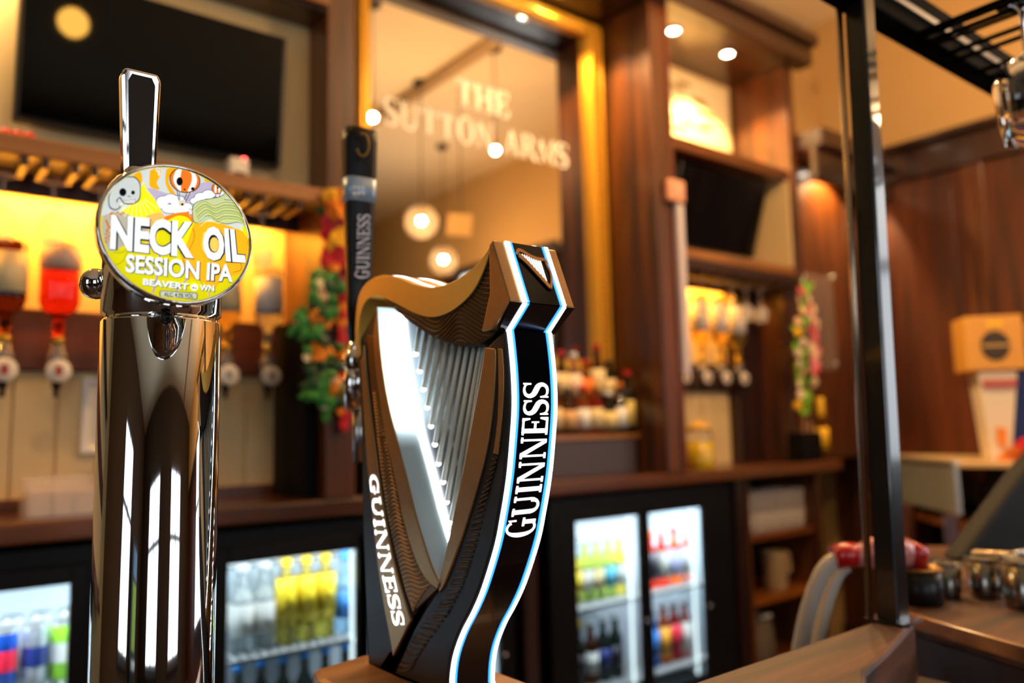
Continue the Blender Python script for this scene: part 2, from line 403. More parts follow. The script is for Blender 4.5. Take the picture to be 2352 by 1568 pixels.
GL['U'] = (.98, stem(.1, y0=.3, s0=False)+stem(.75, w=.10, y0=.3, s0=False)+[[(a[0], a[1]) for a in p] for p in ring(.475, .33, .375, .34, .19, .09, 180, 360, 16)])
GL['O'] = (.98, ring(.49, .5, .45, .52, .2, .07))
GL['N'] = (1.02, stem(.12, w=.08)+stem(.82, w=.08, s0=False)+[[(.08, 1), (.28, 1), (.90, 0), (.74, 0)]])
GL['A'] = (.98, [[(.40, 1), (.52, 1), (.22, 0), (.12, 0)], [(.40, 1), (.56, 1), (.90, 0), (.68, 0)], R(.27, .3, .72, .37), R(.02, 0, .34, SH), R(.58, 0, .98, SH)])
GL['R'] = (.95, stem(.1)+ring(.42, .75, .36, .25, .19, .07, -90, 90, 12)+[R(.2, 1-SH, .44, 1), R(.2, .5, .44, .5+SH), [(.42, .53), (.60, .53), (.90, SH), (.68, SH)], R(.66, 0, .98, SH)])
GL['M'] = (1.16, stem(.12, w=.08)+stem(.88, w=.17)+[[(.08, 1), (.27, 1), (.62, .1), (.54, 0)], [(.54, 0), (.62, .1), (.96, 1), (.88, 1)]])
GL['G'] = (.98, ring(.49, .5, .45, .52, .2, .07, 48, 318, 24)+[R(.66, .02, .84, .44), R(.55, .40, .95, .47), [(.80, .70), (.87, .70), (.87, .98), (.80, .94)]])
GL['I'] = (.42, stem(.115))
GL[' '] = (.40, [])
def serif(text, fn, mb, depth, gap=.06, sx=1.0):
    """fn maps (along, height) in cap heights to a world point; depth(vector) extrudes the glyph."""
    x = 0
    for ch in text:
        wd, polys = GL[ch]
        for p in polys:
            mb.prism([fn((x+a)*sx, b) for a, b in p], depth)
        x += wd+gap
    return x*sx
def serif_len(text, gap=.06): return sum(GL[c][0]+gap for c in text)-gap
LETTER = mat('frosted_cream_lettering', 'fff6e0', .6)
def mirror_text(text, pl, pr, capz):
    a = at(*pl, 2.38); b = at(*pr, 2.38); L = serif_len(text); h = capz; sx = (b.x-a.x)/(L*h)
    i = 0; x = 0
    for ch in text:
        wd, polys = GL[ch]
        if polys:
            m = MB()
            for p in polys: m.prism([V((a.x+(x+u)*h*sx, 2.3838, a.z+v*h)) for u, v in p], (0, -.0006, 0))
            m.build('letter', LETTER, mr)
        x += wd+.06
mirror_text('THE', (1050, 240), (1172, 273), .110)
mirror_text('SUTTON ARMS', (882, 284), (1306, 380), .105)

# ---------------------------------------------------------------- screens
def screen(pts, Y, label, cat, th, led=None):
    c = sum(pts, V((0, 0, 0)))/4
    t = thing('television', label, cat, (c.x, Y+th, min(p.z for p in pts)))
    MB().prism(pts, (0, th, 0)).build('case', BLACK, t, .006)
    q = [c+(p-c)*.965+V((0, -.0015, 0)) for p in pts]
    MB().prism(q, (0, .001, 0)).build('screen', SCREEN, t)
    return t
t1 = screen([V((.20, 2.165, 2.015)), V((.86, 2.165, 2.015)), V((.87, 2.15, 2.40)), V((.20, 2.15, 2.40))], 2.16, 'wide black television hung in the cream recess above the stemware rack', 'television', .05)
p = at(560, 367, 2.15); MB().ball((p.x, 2.148, p.z), .006, 10).build('standby_light', emit('red_led', (1, .05, .05), 12), t1)
t2 = screen([V((2.66, 2.27, 2.045)), V((3.27, 2.27, 2.045)), V((3.32, 2.20, 2.40)), V((2.68, 2.20, 2.40))], 2.25, 'small black television tilted down in the alcove beside the end panel', 'television', .05)
MB().box(2.95, 3.02, 2.30, 2.42, 2.15, 2.3).build('wall_bracket', BLACK, t2)
for a, b in ((.45, .52), (.60, .67)): MB().box(a, b, 2.205, 2.226, 2.12, 2.3).build('wall_bracket', BLACK, t1)
rb = thing('router', 'small cream router box standing under the wide television', 'router', (.735, 2.14, 1.95))
a = at(528, 425, 2.14); b = at(573, 382, 2.14)
MB().box(a.x, b.x, 2.14, 2.19, 1.945, 2.01).build('case', WHITEP, rb, .006)
MB().box(a.x+.01, b.x-.01, 2.138, 2.14, 1.962, 1.968).build('vent', BLACK, rb)
for i, (px, lab) in enumerate(((12, 'left of three'), (40, 'middle of three'), (68, 'last of three'))):
    p = at(px, 345, 2.12); cp_ = thing('screw_cap', 'red screw cap lying on the shelf under the wide television', 'cap', (p.x, 2.137, 1.945), 'red caps on the shelf')
    o = MB().lathe([(.0, 0), (.013, 0), (.013, .018), (.009, .024), (0, .025)], (p.x, 2.137, 1.945), 14).build('cap_disc', mat('red_cap', 'd8300c', .4), cp_)
# poster in the alcove
po = thing('poster', 'cream poster with faint grey print at the back of the downlit alcove', 'poster', (3.0, 2.44, 2.5))
MB().box(2.56, 3.36, 2.445, 2.452, 2.50, 2.97).build('sheet', mat('poster_paper', 'f3dca6', .6), po)
INK = mat('faded_ink', 'a98a55', .7)
random.seed(3)
for i in range(16):
    ang = i*.42; x0 = 2.99+.22*math.cos(ang)*random.uniform(.5, 1.2); z0 = 2.80+.13*math.sin(ang)*random.uniform(.6, 1.1)
    MB().box(x0-.05, x0+.05, 2.4438, 2.4445, z0-.012, z0+.012).build('print_stroke', INK, po)
# trunking and small box on the pillar
tk = thing('cable_trunking', 'pale vertical cable trunking on the pillar edge beside the alcove', 'trunking', (2.50, 2.08, 1.45))
MB().box(2.478, 2.518, 2.066, 2.089, 1.45, 2.14).build('cover', mat('lilac_white', 'cfc2c4', .45), tk, .003)
MB().box(2.482, 2.486, 2.063, 2.066, 1.46, 2.13).build('lid_seam', WHITE, tk)
sb_ = thing('wall_switch_box', 'salmon coloured switch box on the pillar above the trunking', 'switch box', (2.47, 2.08, 2.15))
MB().box(2.43, 2.52, 2.055, 2.094, 2.145, 2.235).build('case', mat('salmon', 'd99a78', .5), sb_, .008)
MB().box(2.46, 2.49, 2.05, 2.056, 2.17, 2.21).build('rocker', mat('salmon_light', 'e8b090', .5), sb_, .003)
# ================================================================== CHROME BEER TAP WITH ROUND LIT BADGE
TX, TY, TR = .186, .737, .0488
ZBAR = .90
tap = thing('beer_tap', 'polished chrome beer tap column with a round lit yellow badge', 'beer tap', (TX, TY, ZBAR))
MB().lathe([(.075, ZBAR), (.075, ZBAR+.008), (.056, ZBAR+.016), (TR+.001, ZBAR+.03), (TR, ZBAR+.04), (TR, 1.347), (TR-.0012, 1.349)], (TX, TY, 0), 64).build('column', CHROME, tap)
MB().lathe([(TR-.003, 1.349), (TR-.003, 1.353), (TR, 1.355), (TR, 1.452), (TR-.0015, 1.464), (TR-.006, 1.472), (TR-.018, 1.479), (TR-.03, 1.482), (0, 1.484)], (TX, TY, 0), 64).build('head', CHROME, tap)
o = MB().lathe([(0, 0), (.0048, 0), (.0048, .0015), (.003, .0015), (.003, .0005), (0, .0005)], (0, 0, 0), 20)
pb = at(383, 727, TY-TR-.001); o.build('lock_screw', BLACK, tap, xf=Matrix.Translation((pb.x, pb.y+.0005, pb.z)) @ Matrix.Rotation(PI/2, 4, 'X'))
# side knob on a short stub
pk = at(220, 652, .765)
MB().tube([(TX-.03, TY+.02, pk.z), (pk.x, pk.y, pk.z)], .006, 12).ball(pk, .0135, 20).build('side_knob', CHROME, tap)
# lever
lv = sub('lever', tap)
LB = V((.171, .772, 1.476)); LT = at(322, 168, .762)
def lever_poly(s, z0=0., z1=1.):
    ax = (LT-LB); a = V((1, 0, 0))
    wb, wt = .0135*s, .0172*s
    A = LB+ax*z0; B = LB+ax*z1
    return [A-a*wb, A+a*wb, B-ax*.06+a*wt, B+a*(wt-.003), B-a*(wt-.003), B-ax*.06-a*wt]
MB().prism([p+V((0, -.007, 0)) for p in lever_poly(1)], (0, .014, 0)).build('lever_frame', CHROME, lv, .0028, 3)
MB().prism([p+V((0, -.0078, 0)) for p in lever_poly(.66, .0, .95)], (0, .001, 0)).build('lever_inlay', mat('smoked_inlay', '2e221b', .5, spec=.2), lv)
MB().lathe([(.015, 1.470), (.015, 1.488), (.011, 1.492)], (LB.x, LB.y-.012, 0), 20).build('lever_socket', CHROME, lv)
# badge
DC = V((.1723, .6415, 1.4072)); DR = .0582; TI = math.radians(9)
DN = V((0, -math.cos(TI), math.sin(TI))); DA = V((1, 0, 0)); DB = V((0, math.sin(TI), math.cos(TI)))
def dp(u, v, w=0.): return DC + DA*u + DB*v + DN*w
MD = Matrix(((DA.x, DB.x, DN.x, DC.x), (DA.y, DB.y, DN.y, DC.y), (DA.z, DB.z, DN.z, DC.z), (0, 0, 0, 1)))
MB().lathe([(.030, -.06), (.030, -.03), (.047, -.018), (DR-.003, -.012), (DR, -.009), (DR+.0002, -.001), (DR-.0005, .0012), (DR-.0022, .0016), (DR-.0028, .0004)], (0, 0, 0), 72, cap=False).build('badge_housing', CHROME, tap, xf=MD)
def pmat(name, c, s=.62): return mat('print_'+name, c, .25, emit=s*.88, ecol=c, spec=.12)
DD = DR-.0024
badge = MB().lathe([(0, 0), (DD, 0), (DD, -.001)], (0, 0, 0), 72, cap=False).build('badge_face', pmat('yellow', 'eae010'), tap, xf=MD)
LAY = [0]
def z7(q):                                   # a point of the badge artwork, on the badge plane
    px, py = 200+q[0]*.24235, 340+q[1]*.24235
    d = ray(px, py); t = (DC-CAMP).dot(DN)/d.dot(DN); p = CAMP+d*t-DC
    u, v = p.dot(DA), p.dot(DB); r = math.hypot(u, v)
    if r > DD*.985: u, v = u*DD*.985/r, v*DD*.985/r
    return u, v
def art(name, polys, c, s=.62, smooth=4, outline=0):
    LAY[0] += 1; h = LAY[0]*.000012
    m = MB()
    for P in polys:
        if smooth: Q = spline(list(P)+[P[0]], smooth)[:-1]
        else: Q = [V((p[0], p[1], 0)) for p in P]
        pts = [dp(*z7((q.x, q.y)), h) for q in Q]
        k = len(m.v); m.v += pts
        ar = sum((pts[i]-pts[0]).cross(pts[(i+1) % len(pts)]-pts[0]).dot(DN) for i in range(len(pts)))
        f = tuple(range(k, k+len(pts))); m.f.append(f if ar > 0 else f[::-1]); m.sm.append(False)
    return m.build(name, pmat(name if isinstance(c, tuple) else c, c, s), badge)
def ell(x, y, a, b, n=16, rot=0):
    return [(x+a*math.cos(t)*math.cos(rot)-b*math.sin(t)*math.sin(rot), y+a*math.cos(t)*math.sin(rot)+b*math.sin(t)*math.cos(rot)) for t in [2*PI*i/n for i in range(n)]]
def stroke(pts, wd):
    P = spline(pts, 5); A = []; B = []
    for i in range(len(P)):
        t = P[min(i+1, len(P)-1)]-P[max(i-1, 0)]; t.normalize(); n = V((-t.y, t.x, 0))*wd/2
        A.append((P[i]+n)[:2]); B.append((P[i]-n)[:2])
    return A+B[::-1]
INKC = '14141c'
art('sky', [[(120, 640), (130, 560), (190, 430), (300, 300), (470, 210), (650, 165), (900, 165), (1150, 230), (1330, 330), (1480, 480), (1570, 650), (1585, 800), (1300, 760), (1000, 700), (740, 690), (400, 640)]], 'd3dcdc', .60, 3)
art('sun_stripe', [[(595, 215), (690, 180), (695, 260), (660, 330), (690, 392), (600, 370), (590, 290)], [(750, 200), (840, 172), (860, 190), (790, 260), (775, 330), (840, 440), (795, 440), (742, 330)], [(960, 195), (1020, 190), (1045, 270), (990, 240)], [(1115, 290), (1230, 300), (1200, 330), (1115, 315)], [(430, 262), (505, 225), (525, 300), (500, 335)]], 'f5b010')
art('beige_hill', [[(150, 640), (300, 600), (520, 640), (590, 760), (440, 860), (240, 980), (170, 900), (140, 760)]], 'c9c2ae', .5)  # grey-beige patch of the printed artwork
random.seed(11)
art('pebble', [ell(random.uniform(175, 215)+(random.random()*60 if y < 690 else 0), y, random.uniform(9, 15), random.uniform(9, 14), 7) for y in range(620, 900, 13)]+[ell(x, random.uniform(606, 640), 12, 11, 7) for x in range(240, 540, 26)], 'd98a44', .45, 0)
art('lavender_cloud', [[(560, 375), (640, 388), (760, 430), (900, 445), (1000, 420), (1080, 330), (1200, 330), (1300, 370), (1360, 440), (1240, 470), (1060, 480), (960, 510), (860, 560), (700, 540), (640, 480)]], 'c3b8d2', .55)
CL = [(720, 500, 62, 44), (790, 478, 60, 42), (860, 505, 72, 52), (780, 575, 72, 42), (880, 590, 72, 40), (945, 560, 52, 40), (1075, 462, 56, 38), (1150, 440, 60, 42), (1250, 425, 60, 42), (1020, 500, 44, 30), (690, 540, 44, 34)]
art('cloud_outline', [ell(x, y, a+6, b+6) for x, y, a, b in CL], '6a7288', .3, 0)
art('cloud', [ell(x, y, a, b) for x, y, a, b in CL], 'eef4fa', .62, 0)
art('ray', [[(540, 320), (565, 400), (640, 480), (700, 590), (735, 690), (600, 720), (330, 600), (400, 545), (490, 470), (505, 380)]], 'f4ee20', .62, 0)
for i in range(9):
    a = math.radians(35+i*14)
    art('ray_line', [stroke([(470+90*math.cos(a), 430+90*math.sin(a)), (470+240*math.cos(a), 430+250*math.sin(a))], 7)], 'fbf7a0', .62, 0)
art('orange_ray', [[(560, 640), (700, 610), (735, 690), (620, 780), (560, 730)]], 'fbc060')  # pale orange print among the yellow rays
art('orange_hill', [[(735, 650), (850, 615), (990, 612), (1010, 700), (900, 720), (745, 700)]], 'ee8420', .6)
art('yellow_hill', [[(760, 690), (870, 640), (980, 690), (960, 860), (860, 900), (790, 800)]], 'f2ee10')
art('amber_field', [[(1010, 720), (1200, 700), (1500, 800), (1565, 900), (1560, 1050), (1480, 1180), (1300, 1240), (1200, 1330), (1080, 1260), (960, 1210), (900, 1060), (960, 860)]], 'fbb81c')
for p_ in ([(560, 780), (660, 760), (640, 900), (560, 960)], [(1100, 800), (1200, 790), (1250, 900), (1190, 1010), (1090, 960)]): art('amber_spot', [p_], 'ffd060')
mane = [(1000, 600), (1012, 540), (1060, 506), (1130, 490), (1200, 478), (1270, 460), (1322, 422), (1322, 468), (1298, 490), (1370, 500), (1440, 540), (1502, 600), (1548, 680), (1555, 745), (1500, 722), (1420, 700), (1330, 716), (1250, 700), (1170, 650), (1100, 650), (1055, 706), (1008, 690)]
mc = V((1270, 600, 0))
art('green_mane_outline', [[(mc.x+(x-mc.x)*1.02, mc.y+(y-mc.y)*1.05) for x, y in mane]], '4c5a30', .3)
art('green_mane', [mane], 'cbd59a', .58)
for i in range(14):
    y = 512+i*13
    art('mane_strand', [stroke([(1016+i*4, y+62), (1100+i*5, y-4), (1200+i*3, y+34), (1300, y+4), (1400+i*4, y+18), (1490+i*3, y+86)], 6)], ('9aae4a', 'e4ea7a', '7d8f45', 'b8c878')[i % 4], .5, 0)
art('fish', [[(1470, 680), (1540, 720), (1556, 770), (1500, 740)]], 'e06a2c', .5)
art('leaf', [[(1455, 740), (1520, 760), (1560, 790), (1568, 860), (1500, 830)]], 'e8ee10', .6)
art('red_spot', [[(1520, 880), (1562, 870), (1560, 930), (1525, 920)]], 'ea6030', .5)
art('skull_outline', [[(262, 330), (340, 282), (442, 272), (498, 325), (508, 410), (498, 486), (444, 532), (350, 530), (305, 476), (285, 520), (318, 560), (270, 592), (215, 570), (200, 510), (208, 440)]], INKC, .05)
art('skull', [[(268, 335), (342, 290), (438, 281), (490, 330), (500, 410), (490, 480), (440, 522), (352, 521), (312, 466), (275, 505), (308, 556), (268, 582), (222, 562), (208, 512), (216, 440)]], 'cdd6d4', .58)
art('skull_eye', [ell(337, 420, 34, 38), ell(434, 424, 18, 20), ell(388, 458, 5, 7, 8), ell(404, 462, 5, 7, 8)], INKC, .05, 0)
art('tooth', [[(352+i*17, 486), (367+i*17, 484), (367+i*17, 524), (352+i*17, 524)] for i in range(6)], 'f4f6f4', .62, 0)
art('tooth_gap', [stroke([(350+i*17, 486), (350+i*17, 526)], 4) for i in range(7)]+[stroke([(345, 500), (460, 488)], 3)], INKC, .05, 0)
art('balloon_outline', [ell(925, 305, 148, 122, 24, .25), ell(1230, 385, 52, 56)], INKC, .05, 0)
art('balloon', [ell(925, 305, 140, 114, 24, .25), ell(1230, 385, 46, 50)], 'f07a22', .6, 0)
art('balloon_stripe', [[(840, 215), (893, 195), (880, 300), (890, 405), (860, 395), (820, 330), (818, 270)], [(975, 205), (1020, 245), (1040, 310), (1010, 390), (950, 412), (985, 330), (990, 260)], ell(1215, 390, 10, 42), ell(1250, 390, 9, 40)], 'eef2f0', .62)
art('balloon_eye', [ell(875, 318, 30, 40), ell(1000, 388, 18, 16), ell(922, 395, 10, 8), ell(1238, 372, 9, 16)], INKC, .05, 0)
art('rope', [stroke(p, 6) for p in ([(848, 395), (868, 500)], [(872, 405), (876, 500)], [(945, 430), (915, 500)], [(975, 425), (935, 505)], [(1205, 425), (1222, 468)], [(1262, 425), (1250, 465)])], INKC, .05, 0)
art('basket', [ell(896, 524, 36, 32)], 'e8dcc0', .55, 0)
art('basket_eye', [ell(900, 536, 14, 12, 8)], INKC, .05, 0)
art('figure', [ell(670, 208, 22, 20, 10), ell(680, 244, 10, 22, 8), ell(970, 580, 16, 14, 8), ell(978, 620, 14, 30, 8)], 'f2efe6', .55, 0)
art('figure_mark', [ell(664, 206, 5, 6, 6), ell(678, 208, 5, 6, 6), ell(968, 580, 5, 5, 6), ell(978, 636, 10, 7, 6)], INKC, .05, 0)
for p_ in ([(230, 1120), (330, 1080), (390, 960)], [(240, 990), (330, 990), (400, 930)], [(1000, 760), (1015, 850), (960, 980)], [(880, 990), (905, 1060), (960, 1150)], [(1060, 1230), (1100, 1300), (1210, 1350)], [(1380, 1180), (1460, 1150), (1440, 1060)]): art('contour', [stroke(p_, 4)], '6a5a10', .2, 0)
art('stalk', [stroke([(690, 1005), (672, 1100), (662, 1220), (622, 1375)], 20), stroke([(955, 1240), (890, 1300), (830, 1370)], 14), stroke([(1155, 1370), (1155, 1410)], 12)], 'b8a4b8', .5, 0)
def lettering(text, quad, c, s, bold=.02, parent=None, fn=None, name='lettering', grow=0., h=None, m=None):
    cu = bpy.data.curves.new('text', 'FONT'); cu.body = text; cu.offset = bold; cu.resolution_u = 3
    ob = bpy.data.objects.new('text', cu); col.objects.link(ob); bpy.context.view_layer.update()
    me = bpy.data.meshes.new_from_object(ob.evaluated_get(bpy.context.evaluated_depsgraph_get()))
    bpy.data.objects.remove(ob); bpy.data.curves.remove(cu)
    xs = [v.co.x for v in me.vertices]; ys = [v.co.y for v in me.vertices]
    x0, x1, y0, y1 = min(xs), max(xs), min(ys), max(ys)
    if h is None: LAY[0] += 1; h = LAY[0]*.000012
    TL, TRr, BR, BL = [V((q[0], q[1], 0)) for q in quad]
    cq = (TL+TRr+BR+BL)/4
    if grow:
        TL, TRr, BR, BL = [q+(q-cq).normalized()*grow for q in (TL, TRr, BR, BL)]
    mb = MB()
    for v in me.vertices:
        a = (v.co.x-x0)/(x1-x0); b = (v.co.y-y0)/(y1-y0)
        q = (BL*(1-a)+BR*a)*(1-b)+(TL*(1-a)+TRr*a)*b
        mb.v.append(fn(q.x, q.y) if fn else dp(*z7((q.x, q.y)), h))
    for p in me.polygons: mb.f.append(tuple(p.vertices)); mb.sm.append(False)
    bpy.data.meshes.remove(me)
    return mb.build(name, m or pmat(c, c, s), parent or badge)
TXT = [('NECK', [(228, 632), (1018, 703), (1008, 1052), (215, 962)], .045), ('OIL', [(1103, 738), (1462, 775), (1503, 1095), (1093, 1062)], .045),
       ('SESSION', [(368, 1008), (1065, 1075), (1058, 1252), (362, 1180)], .03), ('IPA', [(1138, 1088), (1372, 1110), (1376, 1272), (1128, 1255)], .03),
       ('BEAVERT', [(530, 1240), (962, 1288), (957, 1347), (525, 1300)], .035), ('WN', [(1066, 1296), (1202, 1304), (1202, 1362), (1064, 1352)], .035)]
for t_, q, bd in TXT:
    sh = 7 if len(t_) < 5 and t_ != 'WN' else 5
    lettering(t_, [(x+sh*.8, y+sh) for x, y in q], '26323c', .1, bd+.03, grow=4, name='letter_shadow')
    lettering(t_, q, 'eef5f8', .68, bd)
art('skull_letter', [ell(1014, 1322, 34, 32, 14)], 'f2f6f4', .68, 0)
art('skull_letter_eye', [ell(1004, 1326, 9, 9, 8), ell(1028, 1330, 7, 8, 8), ell(1016, 1342, 3, 4, 6)], INKC, .05, 0)
art('plate_outline', [[(682, 1362), (700, 1350), (1030, 1372), (1046, 1386), (1044, 1428), (1030, 1440), (700, 1418), (684, 1404)]], '3a4030', .1, 0)
art('plate', [[(690, 1364), (704, 1356), (1026, 1378), (1038, 1388), (1036, 1424), (1026, 1432), (704, 1410), (692, 1400)]], 'cfd8c4', .5, 0)
lettering('ALC. 4.3% VOL', [(728, 1368), (1006, 1386), (1004, 1424), (725, 1408)], '10141c', .02, .02)

# ================================================================== HARP-SHAPED BEER FONT
HX = .4560                                    # side plane of the harp
harp = thing('harp_beer_font', 'gold and black harp-shaped beer font with glowing white edge lines', 'beer font', (.487, .74, .98))
BRONZE = mat('brushed_bronze', 'b0895c', .34, .85, noise=.15, nscale=120)
HGOLD = mat('harp_gold', 'ffd068', .32, .4, noise=.06, nscale=90)
HDARK = mat('harp_black', '070608', .45, spec=.25)
HGREY = mat('harp_graphite', '100f14', .42)
RIDGE = mat('ridge_bronze', '6a4c30', .35, .85)
PANELB = mat('gloss_black_panel', '05060a', .12, spec=.3)
GLOW = emit('white_led', (.93, .97, 1.0), 3)
GLOWB = emit('blue_led', (.03, .27, 1.0), 1.6)
LETGLOW = emit('lit_letter', (.97, .99, 1.0), 1.5)
def hp(px, py, X=HX): return atx(px, py, X)
def side_poly(pts, X=HX, k=3, closed_spline=False):
    P = spline(pts, k) if k > 1 else [V((p[0], p[1], 0)) for p in pts]
    return [hp(p.x, p.y, X) for p in P]
def slab(name, poly, x0, x1, m, parent=harp, bevel=.0016):
    pts = [V((x0, p.y, p.z)) for p in poly]
    return MB().prism(pts, (x1-x0, 0, 0)).build(name, m, parent, bevel)
# --- neck (gold), traced in the side plane
neck_up = [(818, 812), (815, 760), (819, 705), (828, 668), (846, 645), (870, 633), (893, 632), (920, 640), (950, 652), (985, 659), (1020, 654), (1060, 636), (1095, 607), (1118, 577), (1133, 551)]
neck_lo = [(1133, 551), (1120, 594), (1106, 630), (1086, 668), (1056, 700), (1020, 722), (985, 728), (950, 718), (915, 700), (880, 683), (857, 680), (840, 692), (828, 722), (823, 765), (826, 812), (822, 822)]
neck = slab('neck', side_poly(neck_up)+side_poly(neck_lo)[1:], HX, .5235, HGOLD)
# light lines along the top of the neck
top = [p for p in side_poly(neck_up[3:], k=5)]
def ribbon(name, prof, x0, x1, th, m, parent=harp):
    """a strip lying on a (y,z) profile between x0 and x1; th lifts it off the surface"""
    mb = MB(); n = len(prof); vs = []
    for i, p in enumerate(prof):
        t = prof[min(i+1, n-1)]-prof[max(i-1, 0)]; t.x = 0; t.normalize(); nn = V((0, -t.z, t.y))
        if th[1] * nn.dot(V((0, -1, .6))) < 0: nn = -nn
        for xx in (x0, x1): vs += [V((xx, p.y, p.z)) + nn*th[0], V((xx, p.y, p.z)) + nn*abs(th[1])]
    fs = []
    for i in range(n-1):
        a, b = i*4, i*4+4
        fs += [(a+1, a+3, b+3, b+1), (a, b, b+2, a+2), (a, a+1, b+1, b), (a+2, b+2, b+3, a+3)]
    fs += [(0, 2, 3, 1), (n*4-4, n*4-3, n*4-1, n*4-2)]
    return mb.add(vs, fs).build(name, m, parent)
ribbon('light_line', top, .470, .4755, (-.001, .0007), GLOW, neck)
ribbon('light_line', top, .505, .5105, (-.001, .0007), GLOW, neck)
# --- dark ridged soundboard under the neck
sb_lo = [(1133, 551), (1141, 575), (1152, 605), (1163, 640), (1171, 675), (1173, 695), (1168, 718), (1152, 750), (1130, 773), (1100, 791), (1060, 795), (1020, 785), (980, 765), (950, 745), (922, 724), (900, 704), (884, 686)]
sbpoly = [V((p[0], p[1], 0)) for p in sb_lo]+spline(neck_lo[1:10], 3)[::-1]
board = slab('soundboard', [hp(p.x, p.y, HX+.002) for p in sbpoly], HX+.002, .518, HDARK, bevel=.001)
def inside(poly, x, y):
    c = False; n = len(poly)
    for i in range(n):
        a, b = poly[i], poly[(i+1) % n]
        if (a.y > y) != (b.y > y) and x < (b.x-a.x)*(y-a.y)/(b.y-a.y)+a.x: c = not c
    return c
sp2 = [V((p.x, p.y, 0)) for p in sbpoly]
cc = V((1075, 715, 0))
tpl = [(900, 700), (950, 722), (980, 742), (1003, 750), (1022, 738), (1045, 712), (1062, 708), (1085, 722), (1112, 738), (1135, 735), (1160, 712), (1185, 690)]
tps = spline(tpl, 6)
for k in range(-17, 8):
    dy = k*10.6; run = []; amp = 1.0 if k > -4 else max(.35, 1+(k+4)*.07)
    for q in tps+[None]:
        ok = False
        if q is not None:
            y = 725+(q.y-725)*amp+dy; x_ = q.x
            if k < -4: x_ = q.x+(k+4)*-.3
            e = 5.0
            ok = all(inside(sp2, x_+ex, y+ey) for ex, ey in ((0, 0), (e, 0), (-e, 0), (0, 3.5), (0, -3.5)))
        if ok: run.append(hp(x_, y, HX+.0018))
        else:
            if len(run) > 3: MB().tube(run, .00052, 5).build('ridge', RIDGE, board)
            run = []
# --- head block at the front top
HLX, HRX = .4485, .5285
hA = hp(1131, 551, HLX); hB = hp(1172, 691, HLX); hC = hp(1150, 760, HLX)
yA, zA, yB, zB = hA.y, hA.z, hB.y, hB.z
yC, zC = .602, 1.3435
head = MB().prism([V((HLX, y, z)) for y, z in ((yA, zA), (yB, zB), (yC+.004, zC), (yC+.02, zC), (yB+.032, zB+.012), (yA+.006, zA-.004))], (HRX-HLX, 0, 0)).build('head_block', BRONZE, harp, .0012)
fx0, fx1 = .4700, .5075
def facepoly(x0, x1, dn): 
    d = V((0, zA-zB, -(yA-yB))).normalized()*-1; d = V((0, -(zA-zB), (yA-yB))).normalized()
    if d.y > 0: d = -d
    return [V((x0, yA, zA))+d*dn, V((x1, yA, zA))+d*dn, V((x1, yB, zB))+d*dn, V((x0, yB, zB))+d*dn], d
q, dn_ = facepoly(.4635, .5135, -.001); MB().prism(q, dn_*.0018).build('face_plate', PANELB, head)
q2 = [V((HLX, yB, zB)), V((HRX, yB, zB)), V((HRX-.004, yC, zC)), V((HLX+.006, yC, zC))]
nb = (q2[1]-q2[0]).cross(q2[3]-q2[0]).normalized(); nb = nb if nb.y < 0 else -nb
MB().prism([p-nb*.001 for p in q2], nb*.0018).build('under_plate', PANELB, head)
# --- column front profile (left front edge traced)
FX0, FX1 = .4590, .5200
edge = [(1158, 757), (1163, 800), (1168, 860), (1170, 930), (1166, 1000), (1157, 1099), (1142, 1194), (1129, 1258), (1101, 1350), (1078, 1405), (1055, 1450), (1037, 1500), (1029, 1545), (1027, 1590)]
prof = [hp(p.x, p.y, FX0) for p in spline(edge, 4)]
low = prof[-1]; prof.append(V((FX0, low.y-.004, .9815)))
inner = [(1118, 797), (1106, 870), (1091, 950), (1073, 1050), (1052, 1150), (1031, 1250), (1011, 1338)]
outer_low = [(985, 1385), (945, 1445), (905, 1507), (872, 1568), (858, 1600)]
col_poly = [V((FX0, p.y, p.z)) for p in prof] + [V((FX0, hp(858, 1600).y, .979))] + [hp(*q, FX0) for q in outer_low[::-1]] + [hp(p.x, p.y, FX0) for p in spline(inner, 3)[::-1]]
col_poly = [V((p.x, p.y, max(p.z, .979))) for p in col_poly]
column = slab('column', col_poly, FX0, FX1, HGREY, harp, .003)
bev = [(1141, 800), (1141, 850), (1134, 950), (1120, 1040), (1098, 1125), (1066, 1230), (1026, 1338), (1011, 1360)]
slab('inner_bevel', [hp(p.x, p.y, FX0) for p in spline(inner, 3)]+[hp(p.x, p.y, FX0) for p in spline(bev, 3)[::-1]], FX0-.0022, FX0+.03, BRONZE, column, .0012)
slab('side_plate', [hp(p.x, p.y, FX0) for p in spline([(1146, 800), (1148, 870), (1146, 960), (1136, 1040)], 3)]+[hp(p.x, p.y, FX0) for p in spline([(1147, 1045), (1156, 960), (1160, 870), (1156, 800)], 3)], FX0-.002, FX0+.01, BRONZE, column, .0008)
# ridges along the column side
r1 = spline([(1136, 1000), (1122, 1060), (1098, 1140), (1066, 1245), (1032, 1335), (1000, 1395), (960, 1450), (925, 1500), (900, 1560)], 24)
acc = 0; last = r1[0]
for i in range(1, len(r1)):
    acc += (r1[i]-last).length; last = r1[i]
    if acc > 11.5:
        acc = 0; f = i/len(r1); wd = 9+24*min(1, f*1.6); x, y = r1[i].x, r1[i].y
        pts = [hp(x+6+wd*j/4, y+(3+6*math.sin(f*9))*math.sin(j/4*PI*.9+f*7)*.8+2*j*(.5-f), FX0-.0004) for j in range(5)]
        if min(p.z for p in pts) < .9825: continue
        MB().tube(pts, .0012, 5).build('ridge', mat('ridge_dark', '4a3a2a', .35, .8), column)
